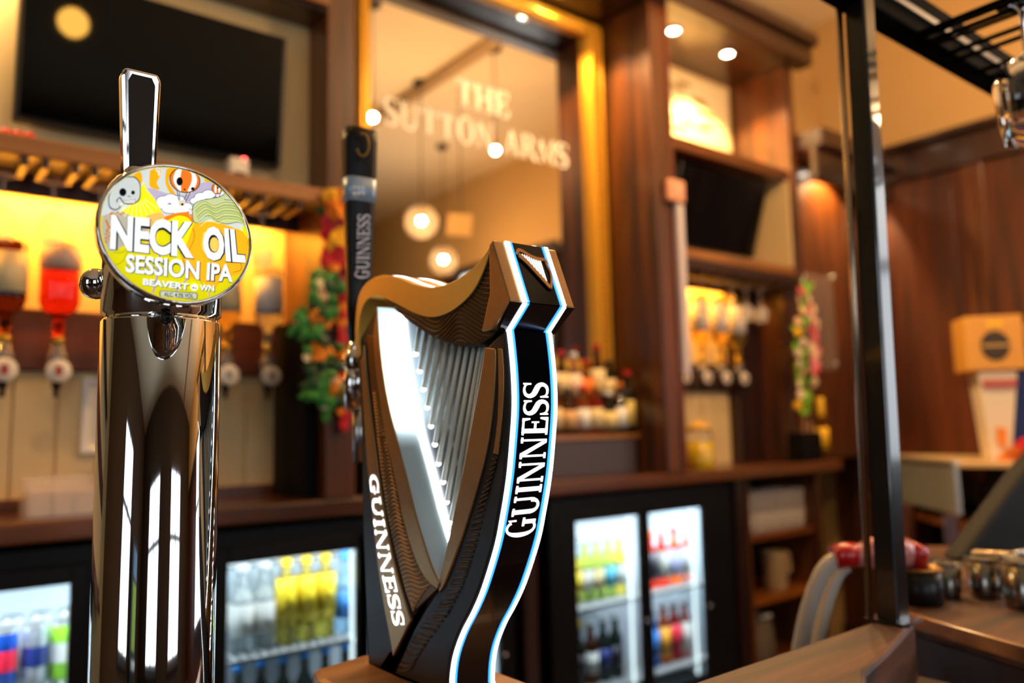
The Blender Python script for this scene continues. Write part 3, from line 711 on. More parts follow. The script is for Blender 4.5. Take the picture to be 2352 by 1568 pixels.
# front black panel + light lines + lettering on the column
ribbon('front_panel', prof, .4700, .5100, (-.0005, .0006), PANELB, column)
for a, b in ((.4618, .4665), (.5130, .5172)): ribbon('light_line', prof, a, b, (-.001, .0016), GLOW, column)
for a, b in ((.4665, .4697), (.5100, .5130)): ribbon('light_line', prof, a, b, (-.001, .0013), GLOWB, column)
fh = [V((0, yA, zA)), V((0, yB, zB))]; fu = [V((0, yB, zB)), V((0, yC, zC))]
for a, b, g, h_ in ((.4628, .4678, GLOW, .0018), (.5120, .5165, GLOW, .0018), (.4678, .4708, GLOWB, .0015), (.5092, .5120, GLOWB, .0015)):
    ribbon('light_line', fh, a, b, (-.001, h_), g, head)
    P = [V((0, yB, zB)), V((0, yC, zC))]
    mb = MB(); nn = nb; mb.prism([V((a, yB, zB))+nn*.0006, V((b, yB, zB))+nn*.0006, V((b, yC, zC))+nn*.0006, V((a, yC, zC))+nn*.0006], nn*(h_-.0006)).build('light_line', g, head)
# arc-length lookup along the front profile
cum = [0]
for i in range(1, len(prof)): cum.append(cum[-1]+(prof[i]-prof[i-1]).length)
def along(s):
    for i in range(1, len(prof)):
        if cum[i] >= s or i == len(prof)-1:
            t = (s-cum[i-1])/(cum[i]-cum[i-1]); p = prof[i-1].lerp(prof[i], t); tg = (prof[i]-prof[i-1]).normalized()
            return p, V((0, tg.z, -tg.y)) if V((0, tg.z, -tg.y)).y < 0 else V((0, -tg.z, tg.y))
def s_at(py):
    best = min(range(len(prof)), key=lambda i: abs(prof[i].z-hp(1150, py, FX0).z)); return cum[best]
S0, S1 = s_at(1240), s_at(880)
Lg = serif_len('GUINNESS'); cap = .0315; x = 0
for ch in 'GUINNESS':
    wd, polys = GL[ch]; big = 1.12 if x == 0 else 1.0
    m = MB()
    for p in polys:
        pts = []
        for u, v in p:
            pt, nn = along(S0+(S1-S0)*(x+u)/Lg)
            pts.append(V((.5065-v*cap*big, pt.y, pt.z))+nn*.0008)
        m.prism(pts, nn*.0005)
    m.build('letter', LETGLOW, column); x += wd+.06
# small harp emblem on the head
def ef(u, v, w): return V((.4705+u*.0365, yA, zA)).lerp(V((.4705+u*.0365, yB, zB)), v) + dn_*w
EB = mat('emblem_bronze', 'b08050', .35, .85)
halo = MB()
def eprism(poly, w0, w1, m, name):
    pts = [ef(u, v, w0) for u, v in poly]; return MB().prism(pts, dn_*(w1-w0)).build(name, m, head)
eprism([(.02, .17), (.12, .11), (.95, .25), (1.06, .32), (1.04, .62), (.98, .74), (.86, .77), (.72, .70)], .0016, .0019, PANELB, 'emblem_backing')
def estroke(pts, wd, name, m, w0=.0019, w1=.0034):
    P = spline(pts, 4); A = []; B = []
    for i in range(len(P)):
        t = P[min(i+1, len(P)-1)]-P[max(i-1, 0)]; t.normalize(); n = V((-t.y, t.x, 0))*wd/2
        A.append((P[i]+n)[:2]); B.append((P[i]-n)[:2])
    L = A+B[::-1]
    return eprism(L, w0, w1, m, name)
estroke([(.03, .21), (.10, .15), (.25, .15), (.5, .22), (.75, .25), (.95, .25), (1.02, .29), (.95, .33)], .055, 'emblem_neck', EB)
estroke([(.08, .22), (.30, .34), (.6, .55), (.84, .72)], .085, 'emblem_box', EB)
estroke([(.98, .34), (1.03, .46), (.98, .60), (.86, .74)], .06, 'emblem_column', EB)
for i in range(9):
    u = .22+i*.072; estroke([(u, .20+.02*i*.4), (u+.005, .26+i*.053)], .024, 'emblem_string', emit('emblem_string_glow', (1, 1, .95), .9), .0019, .0028)
# --- rear pillar: bronze strip with letters, ridged band, inner wall
cur = {
 'sl': [(828, 830), (832, 890), (836, 950), (842, 1050), (850, 1130), (858, 1210), (868, 1300), (882, 1390), (895, 1460), (903, 1507)],
 'sr': [(836, 790), (840, 850), (848, 920), (858, 1000), (870, 1095), (886, 1195), (907, 1295), (929, 1375), (944, 1425)],
 'rl': [(842, 770), (846, 830), (854, 910), (864, 1000), (876, 1095), (892, 1195), (913, 1290), (933, 1365), (947, 1408)],
 'rr': [(858, 770), (862, 830), (871, 910), (886, 1000), (908, 1098), (929, 1200), (958, 1290), (985, 1335), (1006, 1352)],
 'il': [(866, 705), (874, 800), (888, 900), (910, 1000), (936, 1100), (961, 1200), (991, 1295), (1011, 1338)]}
S = {k: spline(v, 4) for k, v in cur.items()}
body_pts = [(817, 800), (824, 850), (829, 950), (832, 1050), (834, 1200), (840, 1350), (845, 1480), (848, 1568)]
rear = sub('rear_pillar', harp)
bp_ = [hp(p.x, p.y, HX+.003) for p in spline(body_pts, 3)]
bp_.append(V((0, bp_[-1].y-.002, .979)))
bp2 = [hp(p.x, p.y, HX+.003) for p in S['il']]
slab('rear_body', [V((p.x, p.y, max(p.z, .979))) for p in bp_+[V((0, hp(900, 1568).y, .979))]+[hp(*q, HX+.003) for q in ((872, 1568), (905, 1507), (945, 1445), (985, 1385))]+bp2[::-1]], HX+.003, .519, HGREY, rear, .002)
slab('letter_strip', [hp(p.x, p.y) for p in S['sl']]+[hp(p.x, p.y) for p in S['sr'][::-1]], HX-.0005, HX+.012, BRONZE, rear, .0012)
band = slab('ridged_band', [hp(p.x, p.y) for p in S['rl']]+[hp(p.x, p.y) for p in S['rr'][::-1]], HX, HX+.012, mat('band_bronze', '6a4a26', .4, .85), rear, .0012)
slab('inner_bevel', [hp(p.x, p.y) for p in S['rr']]+[hp(p.x, p.y) for p in S['il'][::-1]], HX-.001, HX+.012, BRONZE, rear, .0012)
def lookup(key, y):
    P = S[key]
    for i in range(1, len(P)):
        if P[i].y >= y: 
            t = (y-P[i-1].y)/(P[i].y-P[i-1].y+1e-9); return P[i-1].x+(P[i].x-P[i-1].x)*t
    return P[-1].x
y = 905.
while y < 1400:
    a = lookup('rl', y)+3; b = lookup('rr', min(y, 1350))-2
    if y > 1345: b = a+(1405-y)*1.0
    if b-a > 6:
        n = 7; pts = [hp(a+(b-a)*j/n, y+ (5 if y > 1000 else 2)*math.sin(j/n*2*PI+y*.012)-4*j/n, HX-.0002) for j in range(n+1)]
        MB().tube(pts, .0010, 5).build('ridge', mat('ridge_gold', 'b08848', .33, .9), band)
    y += 7.6+ (y-905)*.006
# lit letters running down the rear strip
Lq = serif_len('GUINNESS'); x = 0
for ch in 'GUINNESS':
    wd, polys = GL[ch]; m = MB()
    for p in polys:
        pts = []
        for u, v in p:
            yy = 1088+(1436-1088)*(x+u)/Lq; a = lookup('sl', yy)+3; b = lookup('sr', yy)-4
            cen = (a+b)/2; hw = min((b-a)/2, 13); pts.append(hp(cen-hw+2*hw*v, yy, HX-.0006))
        m.prism(pts, (-.0006, 0, 0))
    m.build('letter', LETGLOW, rear); x += wd+.06
# inner wall (faces the strings), its light line, and the far cheek panel
inn = [hp(p.x, p.y, HX) for p in S['il']]
mb = MB(); n = len(inn)
ribbon('inner_wall', inn, HX+.0005, .4905, (-.001, .0004), mat('pale_inner_wall', 'b8c4c4', .35), rear)
ribbon('light_line', inn, .4860, .4902, (-.0005, .0014), emit('inner_led', (.86, .95, 1.0), 20), rear)
cheek = [hp(p.x, p.y, HX) for p in S['il']]+[hp(p.x, p.y, FX0) for p in spline(inner, 3)[::-1]]+[hp(*q) for q in ((1060, 790), (1000, 770), (950, 735), (900, 700))]
slab('cheek_panel', cheek, .4905, .4955, mat('blue_black_panel', '10161f', .3), harp, 0)
# strings
strs = [((962, 765), (955, 812)), ((978, 776), (964, 852)), ((994, 784), (973, 893)), ((1010, 790), (981, 935)), ((1026, 794), (990, 978)), ((1042, 797), (999, 1020)), ((1058, 798), (1007, 1064)), ((1074, 797), (1018, 1106)), ((1090, 796), (1026, 1152)), ((1104, 794), (1036, 1198)), ((1114, 792), (1043, 1240))]
STRM = mat('pale_string', 'f0ecd8', .35)
for a, b in strs:
    SXX = HX+.022
    A = hp(*a, SXX); B = hp(*b, SXX); A = A+(A-B).normalized()*.02
    st = MB().tube([A, B], .0026, 8).build('string', STRM, harp)
    MB().ball(B, .0032, 10).build('string_tip', emit('string_tip_glow', (.95, .98, 1.0), 2.2), st)
# little LEDs that light the inside of the harp
light('harp_glow', 'AREA', (.4745, hp(905, 850).y-.012, hp(905, 850).z), .28, (.8, .92, 1.0), shape='RECTANGLE', size=.012, size_y=.10, rot=(PI/2, 0, 0))
# --- tap handle on the barman's side
hd = sub('tap_handle', harp)
def hsec(px0, px1, py, Y=1.0):
    a, b = at(px0, py, Y), at(px1, py, Y); return (a+b)/2, (b.x-a.x)/2
secs = [(789, 861, 302), (789, 861, 330), (791, 859, 420), (795, 853, 560), (799, 848, 680), (803, 842, 790)]
def handle_loft(secs, grow=0., name='grip', m=None, cap=True):
    mb = MB(); vs = []; n = 20; k = len(secs)
    for s in secs:
        c, hw = hsec(*s); hw += grow; hw2 = hw*.72
        for j in range(n):
            t = 2*PI*j/n; cx_, sx_ = math.cos(t), math.sin(t)
            f = lambda q: math.copysign(abs(q)**.6, q)
            vs.append(c+V((hw*f(cx_), hw2*f(sx_), 0)))
    fs = [(i*n+j, i*n+(j+1) % n, (i+1)*n+(j+1) % n, (i+1)*n+j) for i in range(k-1) for j in range(n)]
    fs = [f[::-1] for f in fs]
    mb.add(vs, fs, True); mb.f += [tuple(range(n)), tuple(range((k-1)*n, k*n))[::-1]]; mb.sm += [False]*2
    return mb.build(name, m, hd)
handle_loft(secs, 0, 'grip', mat('handle_black', '0a0909', .4, spec=.3))
handle_loft([(792, 858, 414), (793, 857, 440), (794, 856, 468)], .0012, 'band', mat('pale_blue_band', '9fb4c8', .3, .3))
for i, (rx, ry) in enumerate(((0, 0), (1, 0), (2, 0), (0, 1), (1, 1), (2, 1))):
    c = at(814+rx*10, 430+ry*14, .975); MB().box(c.x-.002, c.x+.002, c.y-.0005, c.y+.002, c.z-.002, c.z+.002).build('band_mark', WHITE, hd)
SILV = mat('silver_print', 'd8d2d8', .35, .3)
x = 0
for ch in 'GUINNESS':
    wd, polys = GL[ch]; m = MB()
    for p in polys:
        pts = []
        for u, v in p:
            yy = 640-(640-492)*(x+u)/Lq; pts.append(at(847-29*v*(1.1 if x == 0 else 1)-(640-yy)*-.02, yy, .9715))
        m.prism(pts, (0, -.0008, 0))
    m.build('letter', SILV, hd); x += wd+.06
m = MB(); pts = [at(833+14*math.cos(t), 333+26*math.sin(t), .9695) for t in [i*PI/8-1.9 for i in range(13)]]
m.tube(pts, .0018, 6).build('handle_emblem', mat('old_gold', '8a6a34', .4, .8), hd)
fc = at(812, 800, 1.0)
MB().tube([at(822, 786, 1.0), at(821, 815, 1.0)], .013, 16).ball(at(820, 830, 1.0), .021, 18).tube([at(820, 840, 1.0), at(812, 880, 1.0), at(812, 940, 1.0)], [.016, .015, .012], 16).build('faucet', CHROME, hd)
MB().tube([at(824, 930, 1.0), at(826, 1060, 1.0)], .009, 14).build('nozzle', STEEL, hd)
MB().tube([at(824, 830, 1.0), V((.487, .90, at(824, 830, 1.0).z))], .014, 14).build('shank', CHROME, hd)
# ================================================================== FRONT BAR
bar = thing('front_bar', 'dark wooden front bar counter carrying the taps', 'bar', (.5, .45, 0))
part('bar_top', DARKW_X, (-1.8, 1.14, .22, .74, ZBAR-.045, ZBAR), bar, .006)
part('bar_front', DARKW_X, (-1.8, 1.14, .30, .70, 0, ZBAR-.045), bar, 0)
rl = MB()
rk = tag(MB().prism([(x, y, ZBAR+.0005) for x, y in ((.57, .577), (1.108, .585), (1.108, .548), (1.074, .538), (.96, .505), (.851, .478), (.81, .455), (.57, .38))], (0, 0, .98-ZBAR-.0005)).build('raised_bar_plank', BARW, None, .006), 'worn raised wooden plank of the bar at the foot of the metal post', 'plank')
plh = tag(MB().prism([(.385, .57, ZBAR+.0005), (.56, .57, ZBAR+.0005), (.555, .90, ZBAR+.0005), (.47, .915, ZBAR+.0005), (.40, .90, ZBAR+.0005), (.388, .86, ZBAR+.0005)], (0, 0, .079)).build('wooden_plinth', wood('plinth_wood', '8a5a34', 'c99466', axis='x', scale=20, rough=.5), None, .008), 'pale wooden plinth under the harp-shaped beer font', 'plinth')
# lower worktop to the right of the post
lw = thing('service_ledge', 'low worn wooden service ledge with a brown edge beside the metal post', 'ledge', (1.5, .6, 0))
e0 = atz(2075, 1406, .95); e1 = atz(2420, 1506, .95)
d = (e1-e0).normalized(); back = V((.92, .40, 0))
P = [e0, e1, e1+back*1.0, e0+back*.75]
MB().prism([p-V((0, 0, .03)) for p in P], (0, 0, .03)).build('ledge_top', BARW, lw, .004)
MB().prism([e0+V((-.002, -.002, -.018)), e1+V((-.002, -.002, -.018)), e1+V((-.002, -.002, .004)), e0+V((-.002, -.002, .004))], V((-.008, .004, 0))).build('ledge_edge', PALEW, lw, .002)
MB().prism([p-V((0, 0, .93)) for p in P], (0, 0, .9)).build('ledge_cabinet', DARKW, lw)
# ---------------------------------------------------------------- gantry with glass rack
gt = thing('bar_gantry', 'black metal gantry post with an overhead rack of thin rods', 'gantry', (1.085, .565, .98))
IRON = mat('black_iron', '0e0c0a', .3, coat=.9); IRONS = mat('grey_iron', '5a5a62', .45, .3)
px0, py0, sq = 1.071, .551, .031; lean = V((.030, .0, .95))
A = [V((px0, py0, .98)), V((px0+sq, py0, .98)), V((px0+sq, py0+sq, .98)), V((px0, py0+sq, .98))]
post = MB().prism(A, lean).build('post', IRON, gt, .003)
MB().tube([V((px0-.004, py0+sq+.006, .985)), V((px0-.004, py0+sq+.006, .985))+lean*.99], .005, 10).build('edge_rod', mat('warm_steel_rod', 'b09a80', .25, 1), gt)
MB().prism([p+V((-.012, -.012, 0)) if i == 0 else p+V((.012*(1 if i in (1, 2) else -1), .012*(1 if i in (2, 3) else -1), 0)) for i, p in enumerate(A)], (0, 0, .004)).build('foot_plate', IRON, gt)
RIRON = mat('rack_iron', '060505', .85, spec=.05)
MB().box(px0-.02, 2.3, py0+.004, py0+.044, 1.866, 1.938).build('beam', RIRON, gt, .004)
MB().box(1.16, 2.3, py0+.001, py0+.0045, 1.897, 1.907).build('beam_inlay', IRONS, gt)
for px, py in ((2072, 92), (2107, 106), (2158, 130), (2190, 140), (2237, 168), (2270, 178)):
    p = atz(px, py, 1.862); MB().tube([p, V((p.x, .12, 1.862))], .0045, 8).build('rack_rod', RIRON, gt)
WG = None
def wine_glass(name, label, loc, s=1.0, bowl=.036, hb=.085, hs=.085, group=None, n=28, gm=None):
    """stemware hanging upside down, loc is the top of its foot"""
    t = thing(name, label, 'wine glass', loc, group); x, y, z = loc
    MB().lathe([(0, 0), (.033*s, -.001*s), (.034*s, -.003*s), (.012*s, -.008*s), (.0045*s, -.016*s), (.004*s, -hs*s)], loc, n, cap=False).build('foot', gm or GLASS, t)
    pr = [(.004, -hs), (.012, -hs-.006), (bowl*.7, -hs-.022), (bowl*.97, -hs-.045), (bowl, -hs-.055), (bowl*.93, -hs-hb*.8), (bowl*.80, -hs-hb-.012)]
    inn_ = [(r*1-.0012, h) for r, h in pr[::-1][:-2]]+[(0, -hs-.008)]
    MB().lathe([(r*s, h*s) for r, h in pr+inn_], loc, n, cap=False).build('bowl', gm or GLASS, t)
    return t
gp = atd(2364, 200, 1.18); zr = atd(2364, 326, 1.18).z; zb = atd(2364, 112, 1.18).z
for sgn in (-1, 1): MB().tube([(gp.x+sgn*.022, .575, 1.862), (gp.x+sgn*.022, .12, 1.862)], .0035, 8).build('rack_rod', RIRON, gt)
wine_glass('wine_glass', 'clear wine glass hanging upside down from the black overhead rack', (gp.x, gp.y, 1.8705), 1.0, .047, zb-zr-.012, max(.04, 1.8705-zb))
# ---------------------------------------------------------------- soda gun
sg = thing('soda_gun', 'red soda gun on a pair of pale ribbed hoses by the metal post', 'soda gun', (1.24, .72, .95))
RED = mat('red_plastic', 'c8141a', .25, coat=.5); REDC = mat('pale_red_plastic', 'd0807a', .2, coat=.5)
HOSE = mat('pale_hose', 'c9c0b2', .35, bump=.3, bscale=400)
def q(px, py, D=1.32): return atd(px, py, D)
def sxy(pts, k=4): return [(p.x, p.y) for p in spline(pts, k)]
MB().tube([q(*p) for p in sxy([(1935, 1283), (1910, 1291), (1890, 1315), (1872, 1355), (1856, 1405), (1845, 1455), (1836, 1510), (1830, 1600)])], .0135, 14).build('hose', HOSE, sg)
MB().tube([q(*p, 1.35) for p in sxy([(1945, 1300), (1928, 1315), (1910, 1350), (1895, 1400), (1882, 1455), (1874, 1510), (1868, 1600)])], .0105, 14).build('hose', HOSE, sg)
MB().tube([q(1915, 1280), q(1945, 1274), q(1962, 1274)], [.019, .0205, .0205], 18).build('cuff', RED, sg)
MB().tube([q(1960, 1275), q(1985, 1274)], .0185, 18).build('collar', REDC, sg)
MB().tube([q(1985, 1274), q(2000, 1270), q(2060, 1268), q(2085, 1270)], [.020, .025, .026, .024], 18).build('body', REDC, sg)
MB().tube([q(1990, 1253), q(2015, 1247), q(2070, 1247)], .008, 12).build('button_rail', RED, sg)
MB().ball(q(2020, 1238), .009, 10).build('button', mat('cream_button', 'e8d0b0', .4), sg)
MB().tube([q(2085, 1270), q(2102, 1270), q(2106, 1312)], [.024, .022, .016], 16).build('nozzle', RED, sg)
hl = thing('gun_holster', 'small black holster standing under the soda gun nozzle', 'holster', tuple(atz(2140, 1362, .952)))
hb_ = V((1.356, .658, .95)); hl.location = hb_; ORG[hl] = V(hb_)
MB().lathe([(.030, .9495), (.036, .956), (.034, 1.004), (.031, 1.004), (.031, .958), (0, .957)], (hb_.x, hb_.y, 0), 24).build('cup', BLACK, hl)
MB().lathe([(.034, 1.003), (.037, 1.006), (.034, 1.009), (.030, 1.006)], (hb_.x, hb_.y, 0), 24, cap=False).build('rim', mat('brass_rim', 'a07840', .3, .9), hl)
# ---------------------------------------------------------------- till terminal + chrome cups
tl = thing('till_terminal', 'black till terminal seen from behind on the service ledge', 'till', (1.85, .66, .951))
MB().prism([at(2205, 1290, .65), at(2352, 1086, .65), at(2520, 880, .65), at(2640, 860, .65), at(2560, 1140, .65), at(2440, 1275, .65), at(2300, 1292, .65)], (.03, .05, 0)).build('screen_back', BLACKM, tl, .012, 3)
a, b = at(2380, 1250, .70), at(2470, 1250, .70)
MB().box(a.x, b.x, .702, .75, .951, a.z).build('stand', BLACKM, tl, .006)
MB().tube([at(2318, 1276, .645), at(2352, 1268, .645), at(2400, 1262, .645)], .007, 8).build('hinge_bar', STEEL, tl)
def cup(cx_, cy_, r, h, label, m=mat('worn_steel', '8f8b84', .22, 1), name='steel_cup'):
    p = V((cx_, cy_, .9497))
    t = thing(name, label, 'cup', tuple(p))
    MB().lathe([(0, 0), (r*.78, 0), (r*.82, .004), (r, h), (r*.96, h), (r*.78, .006), (0, .006)], tuple(p), 24).build('body', m, t)
    MB().lathe([(r, h), (r*1.05, h+.001), (r*1.05, h+.004), (r*.97, h+.004)], tuple(p), 24, cap=False).build('rim', m, t)
cup(1.437, .652, .026, .055, 'small polished steel cup on the ledge next to the holster')
cup(1.480, .606, .030, .062, 'polished steel cup on the ledge between the other two cups')
cup(1.442, .534, .034, .070, 'larger polished steel cup on the ledge below the till')
sa, sb2 = V((1.482, .618, 1.0205)), V((1.448, .552, 1.0285))
st_ = thing('bar_strainer', 'coiled steel bar strainer lying across the steel cups', 'strainer', tuple(sa))
sdr = (sb2-sa).normalized(); s1 = V((-sdr.y, sdr.x, 0)).normalized(); s2 = sdr.cross(s1)
MB().tube([sa.lerp(sb2, i/70)+(s1*math.cos(i*.85)*.014+s2*math.sin(i*.85)*.004) for i in range(71)], .0022, 6).build('coil', mat('brassy_steel', 'd8c098', .2, 1), st_)
bl = [sb2+s1*.016, sb2+sdr*.03+s1*.022, sb2+sdr*.055+s1*.008, sb2+sdr*.055-s1*.008, sb2+sdr*.03-s1*.022, sb2-s1*.016]
MB().prism([V((p.x, p.y, 1.0235)) for p in bl], (0, 0, .003)).build('blade', STEEL, st_, .0008)
# ================================================================== BOTTLE FRIDGES
LINER = mat('fridge_liner', 'dfe8ee', .4); FBODY = mat('fridge_black', '0a0a0b', .45, spec=.3)
TUBE = emit('fridge_tube', (.80, .93, .92), .9)
PANEG = mat('door_glass', 'eef6fa', .0, trans=1, ior=1.02)
def fridge(x0, x1, doors, label, shelves, tubes, power=13):
    t = thing('bottle_fridge', label, 'fridge', ((x0+x1)/2, 2.28, .1)); z0, z1, yf, yb = .1, 1.0, 2.165, 2.44
    part('top_panel', FBODY, (x0, x1, yf-.022, yb, .955, z1), t); part('floor_panel', FBODY, (x0, x1, yf-.022, yb, z0, .2), t)
    part('side_panel', FBODY, (x0, x0+.035, yf-.022, yb, .2, .955), t); part('side_panel', FBODY, (x1-.035, x1, yf-.022, yb, .2, .955), t)
    part('back_liner', LINER, (x0+.035, x1-.035, yb-.02, yb, .2, .955), t, 0)
    part('side_liner', LINER, (x0+.035, x0+.04, yf+.01, yb-.02, .2, .955), t, 0); part('side_liner', LINER, (x1-.04, x1-.035, yf+.01, yb-.02, .2, .955), t, 0)
    for z in shelves:
        part('shelf_rail', WHITE, (x0+.04, x1-.04, 2.19, 2.198, z-.014, z-.0005), t, .002)
        m_ = MB(); k_ = x0+.05
        while k_ < x1-.05: m_.box(k_, k_+.004, 2.198, yb-.021, z-.005, z-.0005); k_ += .028
        o_ = m_.build('wire_shelf', WHITE, t); o_['kind'] = 'stuff'
    xs = [x0+.035]+[v for a, b, y in doors for v in (a-.035, b+.035)]+[x1-.035]
    for i in range(0, len(xs), 2):
        if xs[i+1]-xs[i] > .004: part('front_panel', FBODY, (xs[i], xs[i+1], yf-.022, yf, .2, .955), t, .002)
    for a, b, y in doors:
        d_ = sub('door', t); zt, zb = .955, .21
        for bx in ((a-.035, a, y-.02, y, zb, zt), (b, b+.035, y-.02, y, zb, zt), (a, b, y-.02, y, .912, zt), (a, b, y-.02, y, zb, zb+.05)): part('door_frame', FBODY, bx, d_, .003)
        part('door_pane', PANEG, (a, b, y-.012, y-.008, zb+.05, .912), d_, 0)
        MB().ball((b+.017, y-.022, .52), .008, 10).build('lock', CHROME, d_)
    for xx in tubes: part('light_tube', TUBE, (xx-.004, xx+.004, 2.19, 2.2, .25, .90), t, 0)
    part('light_tube', TUBE, (x0+.06, x1-.06, 2.20, 2.215, .938, .95), t, 0)
    light('fridge_light', 'AREA', ((x0+x1)/2, 2.21, .935), power*1.0, (.80, .92, 1.0), shape='RECTANGLE', size=x1-x0-.12, size_y=.03, rot=(.35, 0, 0))
    return t
fridge(-.48, .50, [(-.40, -.03, 2.163), (.045, .355, 2.163)], 'black bottle fridge full of coloured cans behind the chrome tap', (.675, .43), (.37,))
fridge(.60, 1.66, [(.72, 1.09, 2.163), (1.13, 1.60, 2.163)], 'black bottle fridge with yellow labelled bottles behind the harp font', (.655, .40), (1.10,))
fridge(1.82, 2.83, [(1.945, 2.27, 2.163), (2.325, 2.64, 2.163)], 'black two-door fridge with lime and orange drinks next to the open shelving', (.60, .30), (2.262, 2.63), 15)
# ---------------------------------------------------------------- bottles, cans
def glassm(name, c, rough=.03): return mat('glass_'+name, c, rough, trans=.85, ior=1.4)
def bottle(loc, h, r, gm, lm, cm, label, group=None, nr=.013, inv=False, lab=(.18, .5), sh=(.60, .72), cat='bottle', name='bottle', cap=.07, n=18):
    t = thing(name, label, cat, loc, group); s = -1 if inv else 1
    pr = [(0, 0), (r*.85, 0), (r, .02*h), (r, sh[0]*h), (r*.88, (sh[0]*.6+sh[1]*.4)*h), (nr*1.25, sh[1]*h), (nr, (sh[1]+.05)*h), (nr, (1-cap)*h), (0, (1-cap)*h)]
    def L(p, m, nm):
        p = [(a, s*b) for a, b in p]
        if inv: p = p[::-1]
        return MB().lathe(p, loc, n, cap=False).build(nm, m, t)
    L(pr, gm, 'glass')
    if lm: L([(r+.0004, lab[0]*h), (r+.0008, lab[0]*h), (r+.0008, lab[1]*h), (r+.0004, lab[1]*h)], lm, 'label')
    L([(nr+.001, (1-cap)*h-.004), (nr+.0025, (1-cap)*h), (nr+.0025, h-.002), (nr, h), (0, h)], cm, 'cap')
    return t
def can(loc, r, h, m, m2, label, group=None):
    t = thing('drink_can', label, 'can', loc, group)
    MB().lathe([(0, 0), (r*.8, 0), (r, .008), (r, h-.010)], loc, 18, cap=False).build('body', m, t)
    MB().lathe([(r+.0003, h*.30), (r+.0004, h*.32), (r+.0004, h*.62), (r+.0003, h*.64)], loc, 18, cap=False).build('band', m2, t)
    MB().lathe([(r, h-.010), (r*.86, h-.001), (r*.86, h), (r*.8, h-.003), (0, h-.003)], loc, 18, cap=False).build('lid', STEEL, t)
BLUE = mat('can_blue', '1c4aa8', .3, .3); SILV2 = mat('can_silver', 'c8ccd4', .3, .6); LIME = mat('can_lime', '9ad83a', .35); GRN = mat('can_green', '3fae3c', .35)
REDC2 = mat('can_red', 'c82038', .35); NAVY = mat('navy_print', '15245e', .4); YEL = mat('yellow_label', 'f0d028', .5); TEAL = mat('teal_label', '4a9ab0', .5)
cans = [(.205, SILV2, BLUE, 'silver can with a blue band beside the blue can in the fridge'), (.270, BLUE, REDC2, 'blue can with a red band on the fridge shelf'), (.333, SILV2, NAVY, 'silver can with a navy band between blue and green cans'), (.392, LIME, WHITE, 'lime green can with a white band on the fridge shelf'), (.452, GRN, LIME, 'darker green can with a lime band on the fridge shelf'), (.14, WHITE, TEAL, 'white can with a teal band on the fridge shelf'), (.08, REDC2, WHITE, 'red can with a white band on the fridge shelf')]
for x_, m1, m2, lb in cans: can((x_-.03, 2.26, .676), .0285, .135, m1, m2, lb)
for i in range(5): can((.18-.03+i*.062-.01, 2.345, .676), .0285, .145, WHITE, SILV2, 'white can with a silver band in the back row of the fridge', 'white cans at the back')
for i in range(5): can((.16+i*.062, 2.27, .431), .0285, .145, (BLUE, GRN)[i % 2], SILV2, ('blue can with silver band on the lower fridge shelf', 'green can with silver band on the lower fridge shelf')[i % 2], ('blue cans below', 'green cans below')[i % 2])
CLEAR = glassm('clear', 'e8f0f0'); YGL = glassm('yellow', 'f0d850'); LIMEG = glassm('lime', 'c8e060'); DKG = glassm('dark', '16241c'); GREENG = glassm('green', '2f8a30'); BRN = glassm('brown', '5a2408'); AMB = glassm('amber', 'c86a18'); REDG = glassm('red', 'd03018'); PINKG = glassm('pink', 'e08070')
WLAB = mat('white_label', 'f0ece0', .55); CLAB = mat('cream_label', 'e6cf98', .55); BLAB = mat('blue_label', '3a78c0', .5); KLAB = mat('black_label', '14121a', .5); OLAB = mat('orange_label', 'f07a28', .5)
BCAP = mat('blue_cap', '3a8ad8', .4); GCAP = mat('gold_cap', 'd8a030', .35, .7); KCAP = mat('black_cap', '101014', .4); RCAP = mat('red_foil', 'b81820', .35, .3); WCAP = mat('white_cap', 'f0f0ee', .4); YCAP = mat('yellow_cap', 'f2c020', .4)
# middle fridge, upper shelf
for i, (x_, g, lm, c, lb) in enumerate([(.80, CLEAR, WLAB, WCAP, 'clear bottle with a white label nearest the fridge hinge'), (.862, CLEAR, WLAB, WCAP, 'clear white labelled bottle beside the yellow labelled ones'),
    (.925, YGL, YEL, YCAP, 'yellow bottle with a yellow label next to the clear bottles'), (.985, YGL, YEL, YCAP, 'middle yellow bottle of the three in the fridge'), (1.045, YGL, YEL, YCAP, 'yellow bottle next to the pale blue bottle in the fridge'), (1.108, glassm('sky', 'a8d0e8'), BLAB, BCAP, 'pale blue bottle with a blue label in the fridge')]):
    bottle((x_, 2.26, .656), .235, .029, g, lm, c, lb, lab=(.34, .78) if lm is YEL else (.2, .55))
for i in range(6): bottle((.80+i*.064, 2.355, .656), .24, .028, CLEAR, WLAB, WCAP, 'clear bottle in the back row behind the yellow bottles', 'clear bottles at the back')
for i in range(6):
    bottle((.79+i*.064, 2.26, .401), .225, .029, DKG, KLAB if i % 2 else NAVY, BCAP, ('dark bottle with a navy label and blue cap on the lower shelf', 'dark bottle with a black label and blue cap on the lower shelf')[i % 2], ('dark navy bottles', 'dark black-label bottles')[i % 2])
